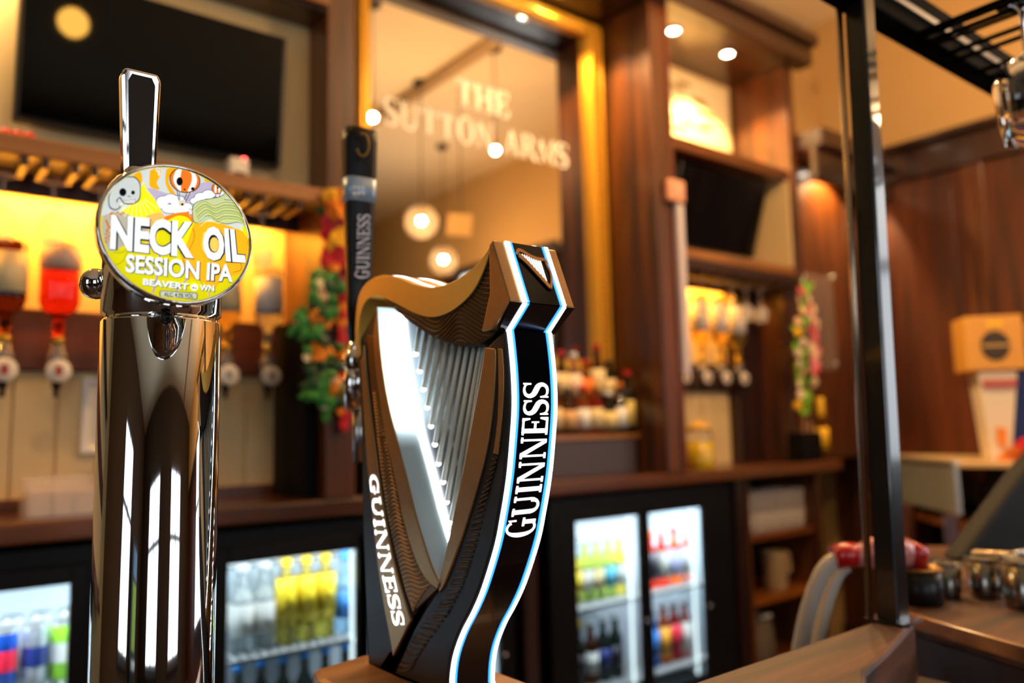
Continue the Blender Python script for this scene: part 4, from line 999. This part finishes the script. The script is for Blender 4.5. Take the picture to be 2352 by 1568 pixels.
# right fridge
for i, (x_, g, lm, c, lb) in enumerate([(2.04, YGL, YEL, WCAP, 'yellow bottle with yellow label at the hinge side of the lime shelf'), (2.10, LIMEG, WLAB, WCAP, 'lime bottle with a white label next to the yellow bottle'), (2.16, LIMEG, CLAB, WCAP, 'lime bottle with a cream label on the fridge shelf'), (2.22, LIMEG, TEAL, WCAP, 'lime bottle with a teal label on the fridge shelf'), (2.28, YGL, WLAB, WCAP, 'yellow bottle with a white label beside the light tube')]):
    bottle((x_, 2.27, .601), .235, .028, g, lm, c, lb)
for i in range(4): bottle((2.08+i*.066, 2.36, .601), .245, .028, CLEAR, WLAB, WCAP, 'clear bottle in the back row behind the lime bottles', 'clear bottles behind lime')
for i, (x_, g, lm, c, lb) in enumerate([(2.05, DKG, KLAB, YCAP, 'dark bottle with a yellow cap below the lime bottles'), (2.115, BRN, WLAB, WCAP, 'brown bottle with a white label below the lime bottles'), (2.18, DKG, NAVY, WCAP, 'dark bottle with a navy label and white cap below the lime bottles'), (2.245, DKG, KLAB, WCAP, 'dark bottle with a black label and white cap beside the light tube')]):
    bottle((x_, 2.27, .301), .235, .028, g, lm, c, lb)
for i, (x_, g, lm, c, lb) in enumerate([(2.455, REDG, KLAB, mat('orange_cap', 'f07020', .4), 'red drink with a dark label and orange cap'), (2.525, REDG, WLAB, WCAP, 'red drink with a tall white label'), (2.605, glassm('orange', 'e86020'), mat('lilac_label', 'c8c8e8', .5), RCAP, 'orange drink with a lilac label'), (2.68, PINKG, WLAB, WCAP, 'pink drink with a white label at the fridge side')]):
    bottle((x_, 2.27, .601), .225, .032, g, lm, c, lb, lab=(.15, .62))
for i, (x_, g, lm, c, lb) in enumerate([(2.45, glassm('blue', '2a80e0'), BLAB, WCAP, 'bright blue drink on the lower fridge shelf'), (2.52, glassm('orange', 'e86020'), mat('amber_label', 'f0a030', .5), WCAP, 'orange drink with an amber label on the lower shelf'), (2.585, REDG, REDC2, WCAP, 'red drink with a red label on the lower shelf'), (2.65, PINKG, WLAB, WCAP, 'pale pink drink on the lower shelf')]):
    bottle((x_, 2.27, .301), .235, .028, g, lm, c, lb, lab=(.1, .6))

# ---------------------------------------------------------------- optics: inverted bottles
BADGE = mat('optic_badge', 'efe2cc', .4)
def optic(x_, Y, zn, gm, lm, h, r, label, olabel, badge_mark='b04030', wall=2.37, lab_=(.12, .52)):
    bottle((x_, Y, zn+h), h, r, gm, lm, GCAP, label, inv=True, name='inverted_bottle', lab=lab_, sh=(.58, .74), cap=.05)
    t = thing('optic_dispenser', olabel, 'optic', (x_, Y, zn-.13))
    MB().lathe([(.010, 0), (.016, -.006), (.016, -.02), (.022, -.026), (.022, -.055), (.012, -.062), (.010, -.075), (0, -.075)], (x_, Y, zn), 18).build('measure', CLEAR, t)
    MB().lathe([(.0, -.075), (.011, -.076), (.011, -.112), (.006, -.115), (.006, -.135), (0, -.135)][::-1], (x_, Y, zn), 14).build('plunger', BLACK, t)
    b = MB().lathe([(0, -.006), (.027, -.006), (.029, -.003), (.029, 0), (0, 0)], (x_, Y-.028, zn-.07), 24, 'y').build('badge', BADGE, t)
    MB().box(x_-.008, x_+.008, Y-.0352, Y-.034, zn-.082, zn-.058).build('badge_mark', mat('mark_'+badge_mark, badge_mark, .5), b)
    MB().box(x_-.006, x_+.006, Y+.01, wall, zn-.03, zn-.018).build('bracket', STEEL, t)
optic(.215, 2.29, 1.487, BRN, CLAB, .25, .044, 'dark brown inverted bottle with a cream label next to the red one', 'bar optic under the dark brown inverted bottle')
optic(.330, 2.29, 1.487, REDG, mat('pale_band_label', 'd8b8a0', .5), .255, .047, 'red inverted bottle with a pale band above a round optic badge', 'bar optic under the red inverted bottle', lab_=(.03, .26))
for i, (x_, g, lm, lb) in enumerate(((.50, GREENG, WLAB, 'green'), (.62, CLEAR, BLAB, 'clear blue-labelled'))):
    optic(x_, 2.29, 1.487, g, lm, .25, .04, lb+' inverted bottle on the optic rail behind the tap', 'bar optic under the '+lb+' inverted bottle')
optic(.752, 2.29, 1.487, glassm('straw', 'd8b868'), CLAB, .25, .040, 'straw coloured inverted bottle beside the chrome tap', 'bar optic under the straw coloured inverted bottle', '908070')
optic(.875, 2.29, 1.487, CLEAR, WLAB, .25, .040, 'clear inverted bottle with a white label near the dark side panel', 'bar optic under the clear white-label inverted bottle', '908070')
optic(2.77, 2.33, 1.53, GREENG, mat('grey_band_label', 'a8a498', .5), .33, .045, 'dark green inverted bottle with a grey band beside the trunking', 'bar optic under the dark green inverted bottle', '807060', 2.386)
for i, (x_, nb_) in enumerate(((2.915, 'next to the dark green one'), (3.055, 'between two alike'), (3.19, 'nearest the dark side board'))):
    optic(x_, 2.33, 1.53, glassm('pale_gold', 'e8c860'), WLAB, .31, .042, 'pale gold inverted bottle with a white label '+nb_, 'bar optic under the pale gold bottle '+nb_, '907060', 2.386)
# ---------------------------------------------------------------- stemware hanging in the racks
g0 = None
for i in range(9):
    xx = -.02+i*.105
    if xx > .95: continue
    lb = 'wine glass hanging upside down in the rack under the wide television'
    if g0 is None: g0 = wine_glass('wine_glass', lb, (xx, 2.2, 1.879), .95, .036, .08, .075, 'stemware under the wide television', 20, mat('thin_stemware_glass', 'fff4e0', .02, alpha=.2))
    else: copy_tree(g0, (xx, 2.2, 1.879))
for i in range(7):
    copy_tree(g0, (2.56+i*.112, 2.22, 1.879), 'wine glass hanging upside down in the rack under the small television', 'stemware under the small television')

# ---------------------------------------------------------------- tiered bottle display under the mirror
ts = thing('bottle_step', 'grey fronted stepped stand with wooden shelves holding spirits under the mirror', 'stand', (2.0, 2.3, ZC))
part('front_board', mat('slate_grey_board', '4d4650', .55), (1.30, 2.36, 2.232, 2.245, ZC, 1.2), ts)
part('lower_shelf', PALEW, (1.30, 2.378, 2.225, 2.295, 1.2, 1.22), ts, .003)
part('riser', DARKW_X, (1.30, 2.378, 2.294, 2.302, 1.22, 1.309), ts, 0)
part('upper_shelf', PALEW, (1.30, 2.378, 2.290, 2.399, 1.31, 1.325), ts, .002)
lowrow = [(1.88, BRN, CLAB, GCAP, .20, .031, 'squat brown bottle with a cream label at the harp end of the step'), (1.955, AMB, CLAB, KCAP, .19, .030, 'amber bottle with a cream label next to the squat brown one'), (2.025, BRN, mat('tan_label', 'd8a870', .5), KCAP, .175, .033, 'short brown bottle with a large tan label'), (2.10, AMB, WLAB, RCAP, .185, .029, 'amber bottle with white label and red cap on the low step'), (2.17, REDG, CLAB, GCAP, .19, .029, 'reddish bottle with a cream label on the low step'), (2.238, DKG, mat('yellow_cream_label', 'ecd48a', .5), WCAP, .165, .036, 'short dark bottle with a big yellowish label'), (2.300, BRN, WLAB, mat('orange_stopper', 'e08030', .4), .20, .030, 'brown bottle with orange stopper beside the green wine bottle'), (2.35, DKG, mat('pale_yellow_label', 'e6cc70', .5), RCAP, .25, .027, 'tall green-black wine bottle with red foil by the pillar')]
for x_, g, lm, c, h, r, lb in lowrow: bottle((x_, 2.256, 1.221), h, min(r*.96, .0312), g, lm, c, lb, lab=(.12, .52))
uprow = [(1.86, AMB, WLAB, GCAP, .22, .029, 'amber bottle with gold cap high on the step at the harp end'), (1.925, REDG, CLAB, RCAP, .225, .028, 'red bottle with a cream label on the upper step'), (1.99, PINKG, WLAB, mat('peach_cap', 'f0a070', .4), .23, .029, 'pink bottle with a peach cap on the upper step'), (2.055, BRN, CLAB, RCAP, .22, .028, 'brown bottle with red cap on the upper step'), (2.12, glassm('blush', 'f0c0a0'), mat('blush_label', 'f6d8b8', .5), WCAP, .215, .031, 'blush bottle with a wide blush label on the upper step'), (2.185, AMB, OLAB, RCAP, .19, .028, 'amber bottle with an orange label on the upper step'), (2.25, BRN, CLAB, RCAP, .255, .031, 'tall brown bottle with bright red cap in front of the gilt frame'), (2.315, DKG, CLAB, KCAP, .19, .028, 'dark bottle with cream label and black cap on the upper step')]
for x_, g, lm, c, h, r, lb in uprow: bottle((x_, 2.324, 1.3255), h, r, g, lm, c, lb, lab=(.2, .6))
for i in range(7): bottle((1.33+i*.072, 2.259, 1.221), .2, .03, (BRN, AMB, GREENG)[i % 3], CLAB, (KCAP, GCAP, RCAP)[i % 3], ('brown', 'amber', 'green')[i % 3]+' spirit bottle on the low step below the mirror lettering', ('brown', 'amber', 'green')[i % 3]+' spirits behind the harp')
# bottle by the left pillar
bottle((1.115, 2.16, ZC+.0005), .27, .034, DKG, mat('violet_label', '9a5aa8', .5), YCAP, 'dark bottle with a violet and red label at the foot of the mahogany pillar', lab=(.5, .68))
# ---------------------------------------------------------------- things on the back counter
ah = thing('acrylic_holder', 'clear acrylic napkin holder on the counter beside the cream planks', 'holder', (.33, 2.25, ZC))
AC = mat('clear_acrylic', 'fff4e4', .05, alpha=.3)
for bx in ((.262, .268, 2.19, 2.30, ZC+.001, 1.155), (.412, .418, 2.19, 2.30, ZC+.001, 1.155), (.268, .412, 2.19, 2.196, ZC+.001, 1.135), (.268, .412, 2.294, 2.30, ZC+.001, 1.155)): part('acrylic_wall', AC, bx, ah, .001)
for i in range(3): part('napkin_stack', mat('napkin', 'd8b898', .8), (.275+i*.046, .316+i*.046, 2.20, 2.29, ZC+.001, 1.125), ah, .004)
sf = thing('wall_frame', 'small white framed notice fixed to the cream planks behind the tap', 'frame', (.43, 2.39, 1.21))
a = at(190, 868, 2.39); b = at(240, 1040, 2.39)
for bx in ((a.x, a.x+.016, 2.378, 2.394, b.z, a.z), (b.x-.016, b.x, 2.378, 2.394, b.z, a.z), (a.x+.016, b.x-.016, 2.378, 2.394, a.z-.016, a.z), (a.x+.016, b.x-.016, 2.378, 2.394, b.z, b.z+.016)): part('frame_bar', WHITE, bx, sf, .003)
part('notice', WHITEP, (a.x+.016, b.x-.016, 2.388, 2.394, b.z+.016, a.z-.016), sf, 0)
jr = thing('drink_jar', 'glass kilner-style jar of yellow liquid on the counter by the trunking', 'jar', (2.70, 2.19, ZC))
MB().lathe([(0, .001), (.054, .001), (.057, .006), (.057, .115), (0, .115)], (2.70, 2.19, ZC), 28, cap=False).build('liquid', mat('yellow_liquid', 'd0b01c', .12, coat=.6), jr)
MB().lathe([(.057, .1152), (.057, .135), (.050, .15), (.05, .165), (.046, .165), (.046, .15), (.0545, .134), (.0545, .1152)], (2.70, 2.19, ZC), 28, cap=False).build('glass', GLASS, jr)
MB().lathe([(.052, .165), (.053, .172), (.04, .185), (.012, .19), (.012, .2), (0, .203)], (2.70, 2.19, ZC), 24, cap=False).build('lid', mat('honey_lid', 'e0b040', .4), jr)
bk = thing('black_caddy', 'black bar caddy holding straws at the end of the counter', 'caddy', (3.44, 2.15, ZC))
for bx in ((3.34, 3.50, 2.11, 2.116, ZC+.001, 1.20), (3.34, 3.50, 2.184, 2.19, ZC+.001, 1.20), (3.34, 3.346, 2.116, 2.184, ZC+.001, 1.20), (3.494, 3.50, 2.116, 2.184, ZC+.001, 1.20)): part('wall', BLACKM, bx, bk, .001)
part('base', BLACKM, (3.346, 3.494, 2.116, 2.184, ZC+.001, ZC+.006), bk, 0)
for i in range(5): MB().tube([(3.39+i*.018, 2.15, ZC+.01), (3.385+i*.026, 2.14, 1.25+.02*(i % 3))], .004, 8).build('straw', (mat('straw_black', '15120f', .4), mat('straw_tan', 'b08058', .4))[i % 2], bk)
bottle((3.545, 2.135, ZC+.0005), .30, .030, glassm('honey', 'b87010'), mat('bright_yellow_label', 'f6c020', .45, emit=.0), YCAP, 'slim bottle with yellow label and yellow cap beside the black caddy', lab=(.18, .52), cap=.28, nr=.016, sh=(.55, .66))
# ---------------------------------------------------------------- flower garlands
def petal_flower(r, n=6, thick=.35):
    mb = MB()
    for i in range(n):
        a = 2*PI*i/n; mb.ball((r*.55*math.cos(a), -r*.1, r*.55*math.sin(a)), r*.5, 6, (1, thick, 1))
    mb.ball((0, -r*.25, 0), r*.3, 6); return mb
FM = {k: mat('petal_'+k, c, .7) for k, c in (('red', 'c01428'), ('orange', 'f08a10'), ('yellow', 'f6b818'), ('peach', 'f0c090'), ('pink', 'f08a94'), ('rose', 'e85a6a'), ('cream', 'f6e0b0'), ('crimson', '9a0c30'))}
LEAF = mat('leaf_green', '2c7a2a', .6); LEAFD = mat('leaf_dark_green', '12401a', .6); LEAFL = mat('leaf_lime', '8ac832', .6)
def garland(label, path, flowers, seed, leafm, r, loc, leaves=26, hook=True):
    t = thing('flower_garland', label, 'garland', loc); random.seed(seed)
    P = [V(p) for p in path]
    MB().tube(P, .006, 6).build('cord', LEAFD, t)
    S_ = spline(path, 8); n = len(S_); mesh = {}
    for i in range(leaves):
        c = S_[int((i+.5)*n/leaves) % n]+V((random.uniform(-.04, .04), random.uniform(-.03, .0), random.uniform(-.02, .02)))
        a = random.uniform(0, 2*PI); L = random.uniform(.035, .06); dx = V((math.cos(a)*L, random.uniform(-.01, .01), math.sin(a)*L)); nx = V((-math.sin(a)*L*.35, -.004, math.cos(a)*L*.35))
        MB().add([c, c+dx*.5+nx, c+dx, c+dx*.5-nx, c+dx*.5+V((0, -.008, 0)), c+dx*.5+V((0, .004, 0))], [(0, 1, 4), (1, 2, 4), (2, 3, 4), (3, 0, 4), (1, 0, 5), (2, 1, 5), (3, 2, 5), (0, 3, 5)]).build('leaf', random.choice(leafm), t)
    for fx, key, rr in flowers:
        c = V(fx)
        if (key, rr) not in mesh:
            o = petal_flower(rr).build('flower', FM[key], t, world=False); o.location = c-V(loc); mesh[(key, rr)] = o
        else:
            o = mesh[(key, rr)].copy(); col.objects.link(o); o.parent = t; o.location = c-V(loc)
        o.rotation_euler = (random.uniform(-.4, .4), 0, random.uniform(-.5, .5))
    return t
def gp_(px, py, Y=2.05): return tuple(at(px, py, Y))
fl = []
random.seed(5)
for i in range(46):                                   # red and orange lei over the pillar
    f = i/45; y_ = 445+f*170; key = ('yellow', 'orange', 'red', 'orange', 'crimson', 'red')[int((f*9+random.random()*1.2) % 6)]
    fl.append((gp_(748+random.random()*55, y_+random.uniform(-8, 8), 2.075+random.uniform(-.015, .008)), key, random.choice((.022, .027))))
for i in range(22):
    fl.append((gp_(776+random.random()*22, 620+i*17+random.uniform(-5, 5), 2.08), random.choice(('red', 'orange', 'crimson', 'red')), .019))
garland('red and orange flower lei hanging on the mahogany pillar', [gp_(770, 445, 2.085), gp_(775, 620, 2.085), gp_(788, 800, 2.085), gp_(790, 960, 2.085)], fl, 21, [LEAFD], .024, gp_(770, 440, 2.085), 4)
fl = [(gp_(740, 668, 2.0), 'peach', .03), (gp_(738, 650, 2.0), 'cream', .02), (gp_(728, 732, 2.0), 'orange', .03), (gp_(745, 738, 2.0), 'orange', .024), (gp_(690, 742, 2.0), 'cream', .018), (gp_(730, 808, 2.0), 'orange', .03), (gp_(748, 812, 2.0), 'orange', .024), (gp_(772, 895, 2.0), 'orange', .027), (gp_(768, 878, 2.0), 'peach', .02), (gp_(745, 930, 2.0), 'cream', .014), (gp_(705, 820, 2.0), 'cream', .014)]
garland('green leaf garland with orange and cream flowers beside the mahogany pillar', [gp_(735, 640, 2.015), gp_(722, 730, 2.015), gp_(735, 820, 2.015), gp_(752, 930, 2.015)], fl, 9, [LEAF, LEAF, LEAFD], .03, gp_(735, 640, 2.015), 90)
fl = []
random.seed(8)
for i in range(24):
    f = i/23; fl.append((gp_(1868+random.uniform(-6, 12)-(26*(1-f)**4), 665+f*215+random.uniform(-4, 4), 2.09), random.choice(('pink', 'rose', 'pink', 'cream')), .026))
for i in range(11):
    f = i/10; fl.append((gp_(1838+random.uniform(-8, 8), 690+f*240, 2.07), random.choice(('cream', 'peach', 'yellow')), .022))
garland('pink, cream and lime flower garland hanging on the wooden end panel', [gp_(1845, 655, 2.1), gp_(1835, 760, 2.1), gp_(1838, 860, 2.1), gp_(1845, 940, 2.1)], fl, 13, [LEAFL, LEAFL, LEAF, LEAFD], .024, gp_(1845, 650, 2.1), 70)
hk = thing('garland_hook', 'small grey hook holding the pink garland on the end panel', 'hook', gp_(1832, 632, 2.1))
hq = at(1832, 634, 2.19)
MB().box(hq.x-.016, hq.x+.016, 2.188, 2.2005, hq.z-.028, hq.z+.028).build('plate', STEEL, hk, .003)
MB().tube([(hq.x, 2.19, hq.z), (hq.x-.03, 2.13, hq.z-.004), gp_(1840, 652, 2.095), gp_(1843, 644, 2.085)], .004, 8).build('hook_wire', STEEL, hk)
# ---------------------------------------------------------------- open shelving with glassware
os_ = thing('open_shelving', 'dark open shelving with orange-brown shelves under the counter end', 'shelving', (3.22, 2.3, 0))
SHW = wood('shelf_edge_wood', '5a2c0a', 'a05a18', axis='x')
for bx in ((2.945, 2.97, 2.15, 2.45, .0, 1.01), (3.455, 3.49, 2.13, 2.45, 0, 1.01)): part('upright', MAHOG, bx, os_, .003)
for z in (.765, .495): part('shelf', SHW, (2.97, 3.455, 2.15, 2.43, z-.03, z), os_, .003)
part('shelf', SHW, (2.97, 3.455, 2.15, 2.43, .17, .2), os_, .003)
part('back_board', BLACKM, (2.97, 3.455, 2.43, 2.45, .0, 1.01), os_, 0)
TG = mat('tumbler_glass', 'e8ddd0', .08, alpha=.32)
def tumbler(loc, label, group): 
    t = thing('tumbler', label, 'glass', loc, group)
    MB().lathe([(0, 0), (.028, 0), (.030, .004), (.036, .085), (.0345, .085), (.0285, .009), (0, .009)], loc, 18, cap=False).build('wall', TG, t)
    MB().lathe([(.0355, .083), (.0365, .085), (.0355, .087), (.034, .085)], loc, 18, cap=False).build('rim', TG, t); return t
tb = None
for row, yy in enumerate((2.20, 2.30)):
    for i in range(6):
        for k in range(2):
            lo = (3.01+i*.078, yy, .7655+k*.089); lb = ('clear tumbler standing on the top open shelf', 'clear tumbler stacked on another on the top open shelf')[k]
            gr = ('lower tumblers', 'stacked tumblers')[k]
            if tb is None: tb = tumbler(lo, lb, gr)
            else: copy_tree(tb, lo, lb, gr)
jg = thing('plastic_jug', 'pale plastic jug on the middle open shelf', 'jug', (3.23, 2.22, .495))
MB().lathe([(0, .001), (.048, .001), (.052, .01), (.06, .16), (.064, .17), (.061, .17), (.056, .158), (.048, .012), (0, .008)], (3.23, 2.22, .495), 24, cap=False).build('body', mat('pale_jug', 'b09468', .5), jg)
MB().tube([(3.285, 2.22, .645), (3.34, 2.22, .64), (3.345, 2.22, .57), (3.28, 2.22, .535)], .008, 8).build('handle', mat('pale_jug', 'b09468', .5), jg)
bg = thing('paper_sack', 'crumpled grey paper sack on the bottom open shelf', 'sack', (3.10, 2.25, .2))
mb = MB(); random.seed(2); n = 14
for j, (r_, z_) in enumerate([(.0, 0), (.10, 0), (.118, .03), (.12, .1), (.11, .16), (.09, .2), (.05, .215), (0, .21)]):
    for i in range(n):
        a = 2*PI*i/n; rr = r_*random.uniform(.9, 1.1); mb.v.append(V((3.10+rr*math.cos(a), 2.275+rr*.8*math.sin(a), .2005+z_*random.uniform(.94, 1.05))))
for j in range(7):
    for i in range(n): mb.f.append((j*n+i, j*n+(i+1) % n, (j+1)*n+(i+1) % n, (j+1)*n+i)); mb.sm.append(True)
mb.build('bag', mat('grey_paper', '6a5c48', .8), bg); MB().tube([(3.06, 2.19, .40), (3.12, 2.18, .405), (3.15, 2.21, .40)], .006, 6).build('tie', WHITE, bg)
# ---------------------------------------------------------------- corner sink counter
sk = thing('corner_sink_unit', 'steel fronted corner sink counter running diagonally to the panelled wall', 'sink unit', (3.8, 1.8, 0))
B1, A2 = V((3.41, 1.47, 0)), V((4.02, 2.13, 0)); ZS = 1.065
def zz(p, z): return V((p.x, p.y, z))
ring_ = [B1, A2, V((4.15, 2.13, 0)), V((4.15, 1.0, 0)), V((3.55, .85, 0))]
MB().prism([zz(p, ZS-.012) for p in ring_], (0, 0, .02)).build('worktop', mat('pale_worktop', 'c9a878', .35), sk, .003)
nn = (A2-B1).normalized(); out = V((-nn.y, nn.x, 0))
MB().prism([zz(B1+out*.012, ZS-.20), zz(A2+out*.012, ZS-.20), zz(A2+out*.012, ZS+.012), zz(B1+out*.012, ZS+.012)], out*-.02).build('steel_apron', mat('satin_steel', 'b4b8b6', .38, .6), sk, .003)
MB().prism([zz(B1+out*.02, ZS), zz(A2+out*.02, ZS), zz(A2+out*.02, ZS+.018), zz(B1+out*.02, ZS+.018)], out*-.04).build('apron_lip', mat('pale_steel', 'e0d0b8', .3, .7), sk, .004)
for f in (.0, .5, 1.0):
    p = B1.lerp(A2, f); MB().box(p.x-.03, p.x+.03, p.y-.03+.03, p.y+.03+.03, 0, ZS-.2).build('leg', MAHOG, sk, .003)
for z in (.80, .52): MB().prism([zz(p, z) for p in [B1+out*.0, A2, V((4.15, 2.13, 0)), V((4.15, 1.0, 0)), V((3.55, .9, 0))]], (0, 0, .03)).build('shelf', SHW, sk, .003)
MB().prism([zz(p+V((.28, -.05, 0)), 0) for p in (B1, A2)]+[zz(A2+V((.3, -.05, 0)), 0), zz(B1+V((.3, -.05, 0)), 0)], (0, 0, ZS-.2)).build('back_board', BLACKM, sk)
# promotional display on the worktop
fr = V((-.93, -.36, 0)).normalized(); fr = Matrix.Rotation(.30, 3, 'Z') @ fr; sd = V((-fr.y, fr.x, 0))
if sd.dot(rt) < 0: sd = -sd
base = V((3.66, 1.36, ZS+.0085))
def local(u, v, z): return base + sd*u - fr*v + V((0, 0, z))        # u to the right, v away from the viewer
pd = thing('promo_drink_display', 'tall tapered white and navy drink display with red markings on the corner counter', 'display', tuple(base))
def taper(u0, u1, U0, U1, v0, v1, h, m, name):
    vs = [local(u0, v0, 0), local(u1, v0, 0), local(u1, v1, 0), local(u0, v1, 0), local(U0, v0-.015, h), local(U1, v0-.015, h), local(U1, v1, h), local(U0, v1, h)]
    return MB().add(vs, [(0, 3, 2, 1), (4, 5, 6, 7), (0, 1, 5, 4), (1, 2, 6, 5), (2, 3, 7, 6), (3, 0, 4, 7)]).build(name, m, pd, .004)
taper(-.075, .0, -.105, .045, 0, .12, .37, mat('display_white', 'e8d8bc', .45), 'white_panel')
taper(.002, .19, .047, .24, 0, .12, .37, mat('display_navy', '10205e', .4), 'navy_panel')
REDP = mat('display_red', 'd0161c', .4); ORP = mat('display_orange', 'f08a20', .45)
def flat(poly, m, name):
    pts = [local(u, -.006-z*.045, z) for u, z in poly]; MB().prism(pts, fr*.003).build(name, m, pd)
flat([(-.088, .30), (.035, .30), (.038, .335), (-.092, .335)], mat('display_red_print', 'b85a50', .5), 'print_band')
flat([(-.03, .02), (.03, .0), (.10, .03), (.19, .11), (.19, .15), (.09, .115), (.02, .08)], REDP, 'red_swoosh')
flat([(-.062, .0), (.01, .005), (.06, .03), (.02, .06), (-.02, .05)], ORP, 'orange_swoosh')
flat([(-.05, .07), (-.022, .05), (-.012, .13), (-.05, .14)], ORP, 'orange_mark')
cb = thing('cube_sign', 'tan cube sign with a dark round emblem on top of the drink display', 'sign', tuple(base+V((0, 0, .372))))
def cbox(u0, u1, v0, v1, z0, z1, m, name, bv=.004):
    vs = [local(u, v, z) for u in (u0, u1) for v in (v0, v1) for z in (z0, z1)]
    return MB().add(vs, [(0, 1, 3, 2), (4, 6, 7, 5), (0, 4, 5, 1), (2, 3, 7, 6), (0, 2, 6, 4), (1, 5, 7, 3)]).build(name, m, cb, bv)
cbox(-.145, .075, -.03, .15, .373, .60, mat('tan_card', 'd89a40', .55), 'box')
cc_ = (-.035, .475)
mb = MB(); mb.prism([local(cc_[0]+.055*math.cos(t), -.031, cc_[1]+.062*math.sin(t)) for t in [2*PI*i/24 for i in range(24)]], fr*.003); mb.build('emblem', mat('emblem_dark', '3a2a10', .5), cb)
cbox(cc_[0]-.05, cc_[0]+.05, -.0365, -.0345, .470, .480, mat('emblem_line', 'c8a050', .5), 'emblem_lettering', 0)
cbox(-.06, .0, -.033, -.031, .555, .575, mat('emblem_yellow', 'f0c020', .5), 'emblem_top', 0)
# second, yellow item partly out of view
ys = thing('yellow_display_box', 'yellow and white display box on the counter beside the cube sign', 'box', tuple(base+sd*.17+V((0, 0, .372))))
def ybox(u0, u1, v0, v1, z0, z1, m, name): 
    vs = [local(u, v, z) for u in (u0, u1) for v in (v0, v1) for z in (z0, z1)]
    MB().add(vs, [(0, 1, 3, 2), (4, 6, 7, 5), (0, 4, 5, 1), (2, 3, 7, 6), (0, 2, 6, 4), (1, 5, 7, 3)]).build(name, m, ys, .004)
ybox(.095, .24, 0, .12, .373, .565, mat('box_yellow', 'd8a010', .5), 'carton'); ybox(.12, .22, -.003, 0, .46, .53, mat('box_bright', 'ffd818', .5), 'carton_print'); ybox(.10, .235, -.002, 0, .375, .43, mat('box_grey', '8a7a68', .6), 'carton_base')

# ================================================================== THE REST OF THE ROOM (seen in the mirror, the screens and the chrome)
struct(MB().box(2.70, 2.78, YF, 1.9, CZ-.05, CZ).build('trim_1', mat('ceiling_trim', '9a8058', .7), None))
BULB = emit('warm_bulb', (1.0, .74, .40), 14)
def pendant(x_, y_, z_, label, r=.07, e=75, glass=True, bulb=None, br=.014):
    t = thing('pendant_lamp', label, 'pendant lamp', (x_, y_, z_))
    MB().lathe([(0, CZ-.001), (.05, CZ-.001), (.045, CZ-.03), (.006, CZ-.04)][::-1], (x_, y_, 0), 18, cap=False).build('ceiling_rose', BLACK, t)
    MB().tube([(x_, y_, CZ-.035), (x_, y_, z_+.10)], .004, 6).build('flex', BLACK, t)
    MB().lathe([(.006, .10), (.013, .095), (.013, .04), (0, .035)][::-1], (x_, y_, z_), 16, cap=False).build('lamp_holder', mat('brass', 'b08030', .3, .9), t)
    MB().ball((x_, y_, z_+.015), br, 14).build('bulb', bulb or BULB, t)
    if glass: MB().ball((x_, y_, z_+.01), r, 20).build('globe', mat('thin_globe_glass', 'fff4e0', .03, alpha=.14), t)
    if e: light('pendant_light', 'POINT', (x_, y_, z_+.015), e, (1, .61, .29), shadow_soft_size=br+.003)
pendant(1.965, 1.089, 2.9, 'bare bulb pendant on a short flex over the bar aisle', e=95, glass=False)
pendant(2.70, .374, 2.6, 'glass globe pendant beside the white hanging sign', .11)
pendant(3.48, -.56, 2.6, 'glass globe pendant over the front room near the panelled wall', .11)
pendant(2.809, 1.052, 2.9, 'bare bulb pendant near the ceiling trim', e=60, glass=False)
pendant(.44, 1.28, 2.6, 'amber globe pendant above the chrome tap', .05, 0, False, br=.05, bulb=emit('amber_opal', (1, .5, .08), 40))
wlp = thing('wall_lamp', 'small warm wall lamp on the panelled wall', 'wall lamp', (4.1, .32, 2.4))
MB().ball((4.03, .32, 2.4), .035, 14).build('bulb', BULB, wlp); MB().tube([(4.195, .32, 2.34), (4.03, .32, 2.34), (4.03, .32, 2.37)], .01, 8).build('arm', BLACK, wlp)
hs_ = thing('hanging_sign', 'white square sign hung on a flex from the ceiling', 'sign', (2.93, .5, 2.5))
MB().prism([(2.84, .46, 2.52), (2.99, .51, 2.52), (3.01, .51, 2.67), (2.86, .46, 2.67)], (0, .01, 0)).build('board', mat('buff_board', 'c9a468', .6), hs_); MB().tube([(2.93, .495, 2.67), (2.93, .495, CZ)], .004, 6).build('flex', BLACK, hs_)
window(4, -1.3, .05, 'r')
TBW = wood('table_wood', '3a2010', '6a3c1c', axis='x')
for i, (x_, y_) in enumerate(((-1.6, -1.8), (.6, -2.2), (2.6, -1.7))):
    t = thing('pub_table', ('dark round pub table by the left windows', 'dark round pub table below the street windows', 'dark round pub table near the panelled wall')[i], 'table', (x_, y_, 0))
    MB().lathe([(0, .72), (.42, .72), (.43, .735), (.42, .75), (0, .75)], (x_, y_, 0), 28).build('table_top', TBW, t)
    MB().lathe([(.05, .03), (.035, .1), (.035, .72)], (x_, y_, 0), 16).build('pedestal', BLACK, t); MB().lathe([(0, 0), (.25, 0), (.25, .012), (.06, .035), (0, .035)], (x_, y_, 0), 24).build('foot', BLACK, t)
for o in bpy.data.objects:
    if o.name.startswith('trim'): o['kind'] = 'structure'

fm_ = thing('added_fruit_machine', 'made-up tall dark fruit machine with lime and blue panels, added for chrome reflections', 'fruit machine', (-2.95, -1.6, 0))  # invented cabinet, put here for coloured streaks in the chrome column
part('cabinet', BLACK, (XL+.001, -2.70, -1.95, -1.3, 0, 1.95), fm_, .01)
part('front_panel', mat('lime_panel', '9ad820', .3), (-2.70, -2.69, -1.88, -1.37, 1.12, 1.62), fm_, 0)
part('front_panel', mat('sky_panel', '6aa8e8', .3), (-2.70, -2.69, -1.88, -1.37, 1.66, 1.88), fm_, 0)
part('button_shelf', STEEL, (-2.70, -2.58, -1.9, -1.35, .98, 1.05), fm_, .005)
